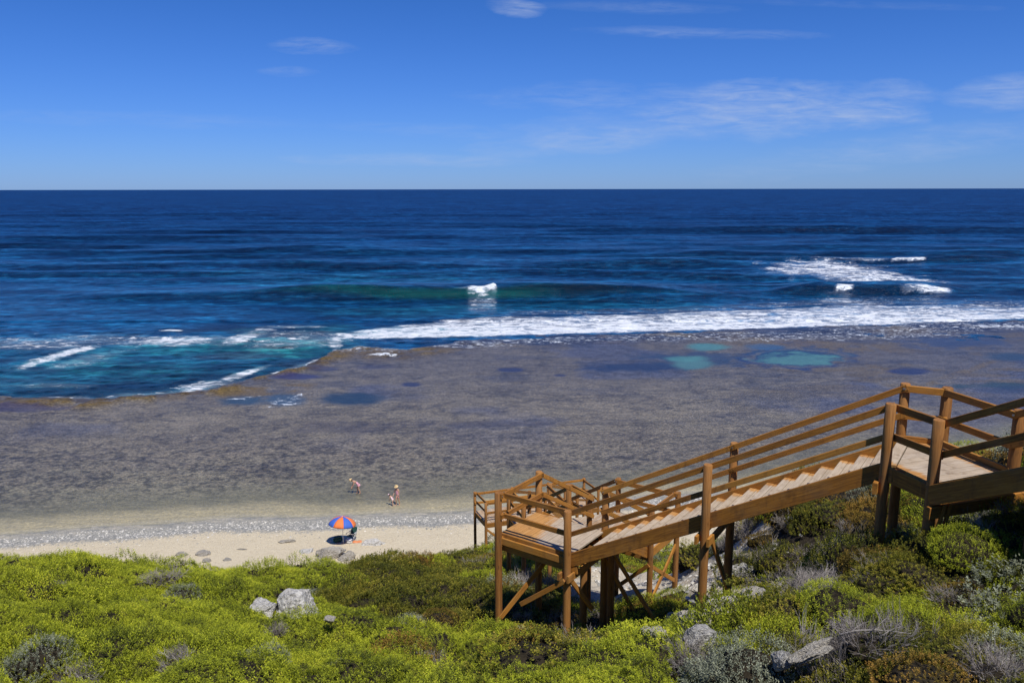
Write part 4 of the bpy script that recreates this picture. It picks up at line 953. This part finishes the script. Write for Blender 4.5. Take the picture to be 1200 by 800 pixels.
shrub('grey', 0, 880, 772, 0.42, 'feathery silver bush left of the long jagged rock', 1.3)
shrub('dead', 0, 812, 762, 0.36, 'grey twiggy bush below the craggy outcrop', 1.1)
shrub('olive', 0, 1010, 640, 0.62, 'tall dark shrub under the top of the long flight', 1.4)
shrub('dead', 1, 985, 640, 0.55, 'dark dead branches beneath the long flight', 1.3)
shrub('grey', 1, 1062, 627, 0.36, 'silver bush below the posts of the upper landing', 1.2)
shrub('green', 2, 1128, 690 - 60, 0.45, 'green bush right below the upper landing', 1.2)
shrub('dead', 0, 1020, 738, 0.42, 'bleached bare branches in the middle of the right slope', 1.1)
shrub('dead', 1, 1130, 700, 0.5, 'wide tangle of grey twigs at the right of the picture', 1.0)
shrub('dead', 0, 1170, 775, 0.38, 'grey twig bush at the bottom right corner', 1.1)
shrub('olive', 1, 925, 712, 0.55, 'yellow tipped olive bush right of the tall middle post', 1.0)
shrub('green', 0, 985, 700, 0.5, 'bright green mound in the middle of the right slope', 1.0)
shrub('rust', 1, 1090, 790, 0.42, 'brown tipped bush along the bottom edge on the right', 1.0)
shrub('green', 1, 1145, 528, 0.65, 'bright green bush seen through the rails beyond the upper landing', 1.1)
shrub('olive', 2, 870, 660, 0.6, 'brown leafed bush behind the stairs beside the rear post', 1.3)
shrub('olive', 2, 920, 650, 0.7, 'wide brown and olive bush under the middle of the long flight', 1.2)

# continuous heath: mounds instanced over the slope with geometry nodes
def scatter(spec, pts, scl, rot, label, name):
    me = bpy.data.meshes.new(name); me.vertices.add(len(pts)); me.vertices.foreach_set('co', pts.astype(np.float32).ravel())
    attr(me, 'scl', scl, 'FLOAT_VECTOR'); attr(me, 'rot', rot, 'FLOAT_VECTOR')
    o = link(name, me); tag(o, label, kind='stuff')
    t = bpy.data.node_groups.new(name+'_scatter', 'GeometryNodeTree')
    t.interface.new_socket('Geometry', in_out='INPUT', socket_type='NodeSocketGeometry'); t.interface.new_socket('Geometry', in_out='OUTPUT', socket_type='NodeSocketGeometry')
    gi, go_ = t.nodes.new('NodeGroupInput'), t.nodes.new('NodeGroupOutput'); L = t.links.new
    jo = t.nodes.new('GeometryNodeJoinGeometry'); seen = set()
    for (a, b) in PROTO[spec]:
        if a.data.name in seen: continue
        seen.add(a.data.name); jj = t.nodes.new('GeometryNodeJoinGeometry')
        for x in (a, b):
            oi_ = t.nodes.new('GeometryNodeObjectInfo'); oi_.inputs['Object'].default_value = x; oi_.transform_space = 'ORIGINAL'
            L(oi_.outputs['Geometry'], jj.inputs[0])
        g2i = t.nodes.new('GeometryNodeGeometryToInstance'); L(jj.outputs[0], g2i.inputs[0]); L(g2i.outputs[0], jo.inputs[0])
    ip = t.nodes.new('GeometryNodeInstanceOnPoints'); ip.inputs['Pick Instance'].default_value = True
    m2p = t.nodes.new('GeometryNodeMeshToPoints')
    na = t.nodes.new('GeometryNodeInputNamedAttribute'); na.data_type = 'FLOAT_VECTOR'; na.inputs[0].default_value = 'scl'
    nb_ = t.nodes.new('GeometryNodeInputNamedAttribute'); nb_.data_type = 'FLOAT_VECTOR'; nb_.inputs[0].default_value = 'rot'
    e2r = t.nodes.new('FunctionNodeEulerToRotation'); L(nb_.outputs[0], e2r.inputs[0])
    L(gi.outputs[0], m2p.inputs[0]); L(m2p.outputs[0], ip.inputs['Points']); L(jo.outputs[0], ip.inputs['Instance']); L(e2r.outputs[0], ip.inputs['Rotation']); L(na.outputs[0], ip.inputs['Scale'])
    L(ip.outputs[0], go_.inputs[0])
    md = o.modifiers.new('scatter', 'NODES'); md.node_group = t; return o
ZONES = [  # where each look dominates: photo spot, radii, species, strength
 (90, 720, 280, 110, 'green', 1.0), (960, 635, 90, 45, 'dead', 1.1), (300, 760, 330, 60, 'green', 1.0), (300, 672, 150, 18, 'green', 1.0), (560, 775, 140, 40, 'green', .6), (720, 780, 120, 30, 'green', 1.0), (470, 665, 110, 28, 'olive', .9),
 (500, 700, 120, 40, 'olive', .6), (560, 690, 120, 30, 'rust', .5), (420, 650, 90, 12, 'rust', .8), (640, 740, 60, 20, 'rust', .8), (1000, 690, 130, 26, 'green', .8), (1100, 640, 160, 30, 'olive', .8), (980, 620, 130, 45, 'rust', .9), (930, 640, 80, 40, 'dead', .6),
 (1130, 700, 90, 30, 'dead', .35), (1150, 655, 110, 45, 'green', .6), (1060, 780, 160, 22, 'olive', .8), (880, 770, 60, 25, 'grey', 1.0), (820, 765, 50, 25, 'dead', .7), (60, 770, 90, 25, 'dead', .6), (200, 690, 90, 15, 'dead', .6), (1190, 780, 40, 30, 'dead', .4), (1150, 660, 80, 22, 'dead', .5), (700, 730, 60, 20, 'dead', .6), (170, 745, 80, 20, 'olive', .6), (1180, 640, 60, 30, 'green', .6)]
pts = []
yv = 3.4
while yv < 48:
    st = 0.31+0.0135*yv; xv = -0.95*yv-3
    while xv < 0.95*yv+3:
        pts.append((xv+RNG.uniform(-.5, .5)*st, yv+RNG.uniform(-.5, .5)*st, st)); xv += st
    yv += st*0.9
pts = np.array(pts); zs = surf(pts[:, 0], pts[:, 1]); U, V = px_of(pts[:, 0], pts[:, 1], zs)
keep = (pts[:, 0] > -24) & (pts[:, 0] < 26) & ((V > 395) | (pts[:, 1] < 12))
# drop what lies deep behind the brow of the slope
lim = np.interp(pts[:, 0]/pts[:, 1], [-.75, -.4, -.22, -.12, -.04, .1, .3, .6, .9], [21, 27, 31, 35, 38, 42, 40, 36, 36])
keep &= pts[:, 1] < lim
keep &= fbm(pts[:, 0]/0.8, pts[:, 1]/0.8, 77, 2) < 0.66
pdn = path_dist(pts[:, 0], pts[:, 1]); keep &= pdn > path_w(pts[:, 1])*0.9 + (vnoise(pts[:, 0]*2, pts[:, 1]*2, 8)-.5)*.5
for o in ROCKS:
    if o.location.y < 30: keep &= np.hypot(pts[:, 0]-o.location.x, (pts[:, 1]-o.location.y)) > max(o.scale[0], o.scale[1])*0.95
    if o.location.y < 30: keep &= ~((np.abs(pts[:, 0]-o.location.x*pts[:, 1]/o.location.y) < o.scale[0]*.8) & (pts[:, 1] < o.location.y) & (pts[:, 1] > o.location.y-(0.75 if o.location.x > -2 else 0.3)))
pts = pts[keep]; zs = zs[keep]; U = U[keep]; V = V[keep]
order = ['green', 'olive', 'grey', 'rust', 'dead']; score = np.zeros((len(pts), 5))
bias = {'green': 0.26, 'olive': 0.30, 'grey': 0.13, 'rust': 0.14, 'dead': 0.16}
for i, s in enumerate(order): score[:, i] = bias[s] + fbm(pts[:, 0]/1.1+i*37, pts[:, 1]/1.1, 300+i, 3)*1.5 + RNG.uniform(0, .22, len(pts))
for (cu, cv, ru, rv, s, am) in ZONES: score[:, order.index(s)] += am*0.55*(1-sst(0.5, 1.3, ell(U, V, cu, cv, ru, rv)))
pick = score.argmax(1)
LBL = {'green': ('green_heath', 'bright yellow green heath carpeting the slope'), 'olive': ('olive_heath', 'olive heath with yellowish tips spread over the slope'), 'grey': ('silver_scrub', 'silver grey leafed scrub mixed into the heath'), 'rust': ('rusty_heath', 'rust brown tipped heath in patches on the slope'), 'dead': ('dead_brush', 'bare grey twigs of dead brush among the heath')}
for i, s in enumerate(order):
    q = pick == i; n = int(q.sum()); P = pts[q]
    if n == 0: continue
    sc_ = P[:, 2]*RNG.uniform(.80, 1.35, n); big = (RNG.uniform(0, 1, n) < (0.16 if s != 'dead' else 0.08)) & (P[:, 1] > 6.5)
    sc_ = np.where(big, sc_*RNG.uniform(1.25, 1.75, n), sc_); hh = sc_*RNG.uniform(.55, 1.2, n)*(0.6+1.2*fbm(P[:, 0]/1.4, P[:, 1]/1.4, 420, 2))*np.where(big, 1.15, 1)
    if s == 'dead': hh *= 1.15
    zz = zs[q]-0.20-hh*np.where(big, 0.44, 0.48)
    slope = np.stack([surf(P[:, 0]+.3, P[:, 1])-surf(P[:, 0]-.3, P[:, 1]), surf(P[:, 0], P[:, 1]+.3)-surf(P[:, 0], P[:, 1]-.3)], -1)/.6
    rot = np.stack([np.arctan(slope[:, 1])*.5, -np.arctan(slope[:, 0])*.5, RNG.uniform(0, 6.28, n)], -1)
    scatter(s, np.stack([P[:, 0], P[:, 1], zz], -1), np.stack([sc_, sc_, hh], -1), rot, LBL[s][1], LBL[s][0])
print('scrub mounds', len(pts))

# fallen bleached branch
def limb(name, pts_, r0, r1, mat, parent=None, seg=6):
    V_ = []; Fs = []; n = len(pts_)
    for i, p in enumerate(pts_):
        p = Vector(p); d = (Vector(pts_[min(i+1, n-1)])-Vector(pts_[max(i-1, 0)])).normalized(); a = d.orthogonal().normalized(); b = d.cross(a); r = r0+(r1-r0)*i/(n-1)
        V_ += [p+(a*math.cos(2*math.pi*j/seg)+b*math.sin(2*math.pi*j/seg))*r for j in range(seg)]
    for i in range(n-1):
        for j in range(seg): q = (j+1) % seg; Fs.append((i*seg+j, i*seg+q, (i+1)*seg+q, (i+1)*seg+j))
    Fs += [tuple(reversed(range(seg))), tuple((n-1)*seg+j for j in range(seg))]
    return link(name, pymesh(name, V_, Fs, mat, True), parent)
k = M('bleached_wood'); k.set(base=k.ramp(k.noise(k.coord(), 20, 4), [(0.3, (0.16, 0.14, 0.12)), (0.7, (0.34, 0.31, 0.28))]), rough=.85); m_bl = k.m
Pb = ray_surf(1025, 742, 0.0); br = empty('fallen_branch', (Pb.x, Pb.y, Pb.z+.02)); br.scale = (.62, .62, .62); tag(br, 'bleached fallen branch with forked twigs lying on the right slope', 'branch')
rr = random.Random(5)
for i in range(9):
    a0 = Vector((-.35+i*.07, rr.uniform(-.05, .05), -.05)); d = Vector((rr.uniform(-.5, 1), rr.uniform(-.3, .3), rr.uniform(.1, .8))).normalized()
    pl = [a0]
    for _ in range(4): d = (d+Vector((rr.uniform(-.5, .5), rr.uniform(-.5, .5), rr.uniform(-.35, .25)))).normalized(); pl.append(pl[-1]+d*rr.uniform(.05, .12))
    limb('twig', pl, .007, .002, m_bl, br)
limb('bough', [(-.5, 0, -.05), (-.25, .02, 0), (0, 0, .02), (.25, .03, -.02), (.5, 0, -.04)], .012, .005, m_bl, br)

# ---------------------------------------------------------------- people and beach things
def beach_pt(u, v):
    P = plane_at(u, v, 0.9)
    for _ in range(6): P = plane_at(u, v, max(float(beach_z(P.x, P.y)), 0.03))
    return P
def flat(name, c_, rough=0.7, var=0.12):
    k = M(name); n_ = k.noise(k.coord(), 18, 4); k.set(base=k.mix(n_, tuple(x*(1-var) for x in c_), tuple(min(1, x*(1+var)) for x in c_)), rough=rough); k.bump(n_, 0.15, .004); return k.m
m_orange = flat('orange_canvas', (0.80, 0.20, 0.045)); m_blue = flat('blue_canvas', (0.045, 0.13, 0.52)); m_white = flat('white_enamel', (0.75, 0.75, 0.73), .4)
m_dkgreen = flat('dark_green_canvas', (0.015, 0.07, 0.06)); m_skin = flat('skin', (0.52, 0.30, 0.20), .55); m_pink = flat('pink_cloth', (0.78, 0.38, 0.46)); m_pale = flat('pale_pink_cloth', (0.80, 0.58, 0.62))
m_straw = flat('straw', (0.66, 0.48, 0.24), .85); m_hair = flat('brown_hair', (0.06, 0.035, 0.02)); m_towel = flat('orange_towel', (0.70, 0.25, 0.10)); m_eye = flat('eye', (.02, .02, .02), .2)
Pu = beach_pt(402, 636)
um = empty('beach_parasol', Pu, 0.3); tag(um, 'orange and blue striped parasol standing open on the sand', 'parasol')
limb('pole', [(0, 0, -.2), (0, 0, .9), (0, 0, 1.98)], .022, .018, m_white, um, 10)
limb('finial', [(0, 0, 1.98), (0, 0, 2.0), (0, 0, 2.06)], .03, .008, m_white, um, 8)
tilt = Matrix.Rotation(R(7), 4, 'Y') @ Matrix.Rotation(R(-6), 4, 'X')
for i in range(8):
    V_ = []; Fs = []; a0 = i*math.pi/4; nr, na_ = 6, 4
    for j in range(nr+1):
        f_ = j/nr; rad = 0.94*math.sin(f_*1.25)/math.sin(1.25); zz = 1.97-0.52*(1-math.cos(f_*1.25))/(1-math.cos(1.25))
        for q in range(na_+1):
            an = a0+q/na_*math.pi/4; sag = 1-0.05*f_*math.sin(math.pi*q/na_)
            V_.append(tilt @ Vector((rad*sag*math.cos(an), rad*sag*math.sin(an), zz-1.6))+Vector((0, 0, 1.6)))
    for j in range(nr+1):
        pass
    for j in range(nr):
        for q in range(na_): b0 = j*(na_+1)+q; Fs.append((b0, b0+1, b0+na_+2, b0+na_+1))
    # hanging valance
    b0 = len(V_)
    for q in range(na_+1): V_.append(V_[nr*(na_+1)+q]+Vector((0, 0, -.09 if q not in (0, na_) else -.06)))
    for q in range(na_): Fs.append((nr*(na_+1)+q, nr*(na_+1)+q+1, b0+q+1, b0+q))
    o = link('canopy_panel', pymesh('canopy_panel', V_, Fs, m_orange if i % 2 else m_blue, True), um)
    sd_ = o.modifiers.new('t', 'SOLIDIFY'); sd_.thickness = .006
    an = a0; limb('rib', [tilt @ Vector((0.94*math.sin(f_*1.25)/math.sin(1.25)*math.cos(an), 0.94*math.sin(f_*1.25)/math.sin(1.25)*math.sin(an), 1.955-0.52*(1-math.cos(f_*1.25))/(1-math.cos(1.25))-1.6))+Vector((0, 0, 1.6)) for f_ in (0, .25, .5, .75, 1.0)], .006, .005, m_white, um, 5)
# chair
Pc = beach_pt(411.5, 632.5); ch = empty('beach_chair', Pc, -0.5); tag(ch, 'low dark green folding chair on the sand beside the parasol pole', 'chair')
def bx(name, p, s, mat, par, rot=(0, 0, 0)):
    bm = bmesh.new(); bmesh.ops.create_cube(bm, size=1.0); 
    for v in bm.verts: v.co = Vector((v.co.x*s[0], v.co.y*s[1], v.co.z*s[2]))
    bmesh.ops.bevel(bm, geom=bm.edges[:], offset=min(s)*.25, segments=2, affect='EDGES'); me = bpy.data.meshes.new(name); bm.to_mesh(me); bm.free(); me.materials.append(mat)
    o = link(name, me, par); o.location = p; o.rotation_euler = rot; return o
bx('seat', (0, 0, .34), (.50, .48, .03), m_dkgreen, ch, (R(-6), 0, 0)); bx('backrest', (0, .33, .62), (.50, .03, .55), m_dkgreen, ch, (R(-20), 0, 0))
for sx_ in (-.26, .26):
    limb('leg', [(sx_, -.24, 0), (sx_, 0, .3), (sx_, .24, .56)], .012, .012, m_white, ch); limb('leg', [(sx_, .28, 0), (sx_, 0, .25), (sx_, -.22, .52)], .012, .012, m_white, ch)
    limb('armrest', [(sx_, -.24, .55), (sx_, .05, .56), (sx_, .32, .58)], .02, .02, m_white, ch)
    limb('back_frame', [(sx_, .2, .33), (sx_, .33, .62), (sx_, .45, .92)], .012, .012, m_white, ch)
# cool box, bag and towel
Pt = beach_pt(418, 634.5); tw_ = []
for j in range(7):
    for i in range(9): tw_.append((i*.13-.5, j*.1-.3, .03+.025*math.sin(i*1.3+j)+.02*math.cos(j*2.1)))
fs_ = [(j*9+i, j*9+i+1, (j+1)*9+i+1, (j+1)*9+i) for j in range(6) for i in range(8)]
o = link('beach_towel', pymesh('beach_towel', tw_, fs_, m_towel, True)); o.location = Pt; o.scale = (.6, .6, .8); o.rotation_euler = (0, 0, .1); o.modifiers.new('t', 'SOLIDIFY').thickness = .02
tag(o, 'crumpled orange towel lying right of the folding chair', 'towel')
Pg = beach_pt(395.5, 634); bg = empty('beach_bag', Pg, .4); tag(bg, 'dark green bag lying in the shade of the parasol', 'bag')
bx('bag_body', (0, 0, .18), (.62, .36, .34), m_dkgreen, bg); limb('handle', [(-.16, 0, .33), (-.1, 0, .46), (.1, 0, .46), (.16, 0, .33)], .014, .014, m_dkgreen, bg); bx('bag_lid', (0, 0, .36), (.50, .26, .03), m_dkgreen, bg)
Pw = beach_pt(409, 635.8); bk = empty('cool_box', Pw, -.3); tag(bk, 'small white cool box between the parasol pole and the towel', 'cool box')
bx('box_body', (0, 0, .13), (.34, .24, .24), m_white, bk); bx('lid', (0, 0, .27), (.36, .26, .04), m_white, bk); limb('handle', [(-.15, 0, .28), (-.12, 0, .36), (.12, 0, .36), (.15, 0, .28)], .01, .01, m_white, bk)

def skinned(name, verts, edges, radii, mat, parent, root=0, sub=2):
    me = bpy.data.meshes.new(name); me.from_pydata([tuple(v) for v in verts], edges, []); me.materials.append(mat)
    o = link(name, me, parent); sk = o.modifiers.new('skin', 'SKIN'); sk.use_smooth_shade = True
    if not me.skin_vertices: print('no skin layer')
    for i, r in enumerate(radii): me.skin_vertices[0].data[i].radius = (r, r) if not isinstance(r, tuple) else r
    me.skin_vertices[0].data[root].use_root = True
    ss = o.modifiers.new('sub', 'SUBSURF'); ss.levels = sub; ss.render_levels = sub
    return o
def person(loc, rz, scale, label, bend=0.0, arms='down', stride=0.12, cloth=None, hat=None, hair=m_hair, dress=None, head_down=0.0, group=None, knee=0.0):
    root = empty('person', loc, rz); root.scale = (scale,)*3
    tag(root, label, 'person', group)
    hip = Vector((0, 0, .90-.18*knee)); cb, sb = math.cos(bend), math.sin(bend)
    def tr(y, z):      # upper body point, y forward, z above the hip, bent about the hip
        return Vector((0, y*cb+z*sb, z*cb-y*sb))+hip
    vs = [hip]; rs = [(.145, .10)]; es = []
    def add(p, r, par): vs.append(Vector(p)); rs.append(r); es.append((par, len(vs)-1)); return len(vs)-1
    b1 = add(tr(.01, .16), (.120, .085), 0); b2_ = add(tr(0, .34), (.140, .095), b1); b3 = add(tr(0, .47), (.105, .08), b2_); nk = add(tr(.01, .56), .050, b3)
    hb = bend+head_down; hd0 = tr(.01, .56); hv = Vector((0, math.sin(hb), math.cos(hb))); hf = Vector((0, math.cos(hb), -math.sin(hb)))
    h1 = add(hd0+hv*.07+hf*.01, (.058, .066), nk); h2 = add(hd0+hv*.14+hf*.015, (.072, .090), h1); h3 = add(hd0+hv*.21+hf*.005, (.066, .080), h2)
    hands = []
    for s in (-1, 1):
        fy = stride*s; kn = Vector((s*.095, fy*.55+.12*knee+.03, .48-.10*knee))
        t0 = add(hip+Vector((s*.085, 0, -.06)), .088, 0); t1_ = add(hip.lerp(kn, .5)+Vector((s*.03, 0, 0)), .076, t0); k1_ = add(kn, .054, t1_)
        cf = add(kn.lerp(Vector((s*.10, fy-.02, .08)), .35), .052, k1_); an = add((s*.10, fy-.02, .08), .033, cf); ft = add((s*.11, fy+.06, .035), .032, an); add((s*.12, fy+.15, .022), .022, ft)
        sh = tr(0, .46)+Vector((s*.17, 0, 0))
        if arms == 'down': el = sh+Vector((s*.07, -.03, -.27)); wr = el+Vector((s*.0, .07, -.24))
        elif arms == 'reach': el = sh+Vector((s*.03, .08, -.27)); wr = el+Vector((-s*.06, .10, -.22))
        else: el = sh+Vector((s*.06, .05, -.26)); wr = el+Vector((-s*.02, .16, -.17))
        a0 = add(sh, .052, b3); a1 = add(sh.lerp(el, .5), .042, a0); a2_ = add(el, .034, a1); a3 = add(el.lerp(wr, .4), .034, a2_); a4 = add(wr, .022, a3)
        dv = (wr-el).normalized(); pl = add(wr+dv*.06, (.034, .018), a4); hands.append((wr, dv, s))
        side_ = Vector((0, 1, 0)).cross(dv).normalized(); side_ = dv.cross(Vector((1, 0, 0))).normalized()
        for q, (o_, ln) in enumerate([(-.028, .060), (-.010, .072), (.010, .068), (.027, .052)]):
            f0 = add(wr+dv*.095+side_*o_, .0095, pl); f1 = add(wr+dv*(.095+ln*.55)+side_*o_*1.1+Vector((-s*.008, 0, 0)), .0085, f0); add(wr+dv*(.095+ln)+side_*o_*1.1+Vector((-s*.022, 0, 0)), .0075, f1)
        th = add(wr+dv*.045+side_*.035, .010, pl); add(wr+dv*.085+side_*.056+Vector((-s*.008, 0, 0)), .0085, th)
    skinned('body', vs, es, rs, m_skin, root)
    fc = hd0+hv*.14+hf*.095
    nose = skinned('nose', [fc+hf*-.012+hv*.02, fc+hf*.012-hv*.012], [(0, 1)], [.010, .013], m_skin, root, 0, 1)
    for s in (-1, 1):
        e_ = bx('eye', fc+Vector((s*.028, 0, 0))+hv*.02-hf*.006, (.018, .012, .010), m_eye, root); bx('ear', hd0+hv*.14+Vector((s*.074, 0, 0)), (.016, .03, .05), m_skin, root)
    bx('mouth', fc-hv*.040-hf*.006, (.040, .010, .008), m_pink, root)
    # clothes follow the trunk, a little outside the body
    if dress:
        c_, low_ = dress
        gv = [tr(0, .44), tr(0, .32), tr(.01, .16), tr(0, .0), hip+Vector((0, .02, -.16)), hip+Vector((0, .03, low_))]; gr = [(.135, .095), (.155, .112), (.135, .10), (.165, .125), (.18, .15), (.21, .18)]
        skinned('dress', gv, [(i, i+1) for i in range(5)], gr, c_, root, 0)
    if cloth:
        skinned('swimsuit', [tr(0, .36), tr(.01, .16), tr(0, .02), hip+Vector((0, 0, -.06))], [(0, 1), (1, 2), (2, 3)], [(.148, .104), (.130, .095), (.158, .115), (.15, .11)], cloth, root, 2)
    # hair cap
    bm = bmesh.new(); bmesh.ops.create_uvsphere(bm, u_segments=16, v_segments=10, radius=1)
    for v in bm.verts: v.co = Vector((v.co.x*.088, v.co.y*.104-.012, v.co.z*.098+.02 if v.co.z > -.1 else v.co.z*.12))
    bmesh.ops.delete(bm, geom=[v for v in bm.verts if v.co.y > .045 and v.co.z < .055], context='VERTS')
    me = bpy.data.meshes.new('hair'); bm.to_mesh(me); bm.free(); me.materials.append(hair)
    for p_ in me.polygons: p_.use_smooth = True
    o = link('hair', me, root); mh = Matrix((Vector((1, 0, 0)), hf, hv)).transposed().to_4x4(); mh.translation = hd0+hv*.16; o.matrix_basis = mh
    if hat:
        V_ = []; Fs = []; prof = [(.02, .13), (.07, .125), (.095, .08), (.105, .02), (.13, .012), (.175, -.008), (.178, -.016), (.13, .0), (.10, .005)]; n_ = 20
        for r_, z_ in prof:
            for j in range(n_): V_.append((r_*math.cos(j*2*math.pi/n_), r_*math.sin(j*2*math.pi/n_), z_))
        for i in range(len(prof)-1):
            for j in range(n_): q = (j+1) % n_; Fs.append((i*n_+j, i*n_+q, (i+1)*n_+q, (i+1)*n_+j))
        Fs.append(tuple(range(n_)))
        o = link('sun_hat', pymesh('sun_hat', V_, Fs, hat, True), root); mh = mh.copy(); mh.translation = hd0+hv*.215; o.matrix_basis = mh
    return root
Pp = beach_pt(466.0, 591.5)
person(Pp, R(150), 1.0, 'standing woman in a pink top and pale sun hat at the water edge', 0.12, 'mid', .10, dress=(m_pink, -.10), hat=m_straw, head_down=.25)
Pp = beach_pt(460.5, 592.5)
person(Pp, R(65), 0.66, 'small child in pale pink clothes stooping beside the woman', 0.75, 'reach', .08, dress=(m_pale, -.12), hat=m_pale, head_down=.2, knee=.3)
Pp = plane_at(420.5, 577.5, 0.03)
person(Pp, R(105), 1.0, 'person in a wide straw hat bending over in the shallow water', 0.95, 'reach', .10, cloth=m_pink, hat=m_straw, head_down=.1, knee=.4)
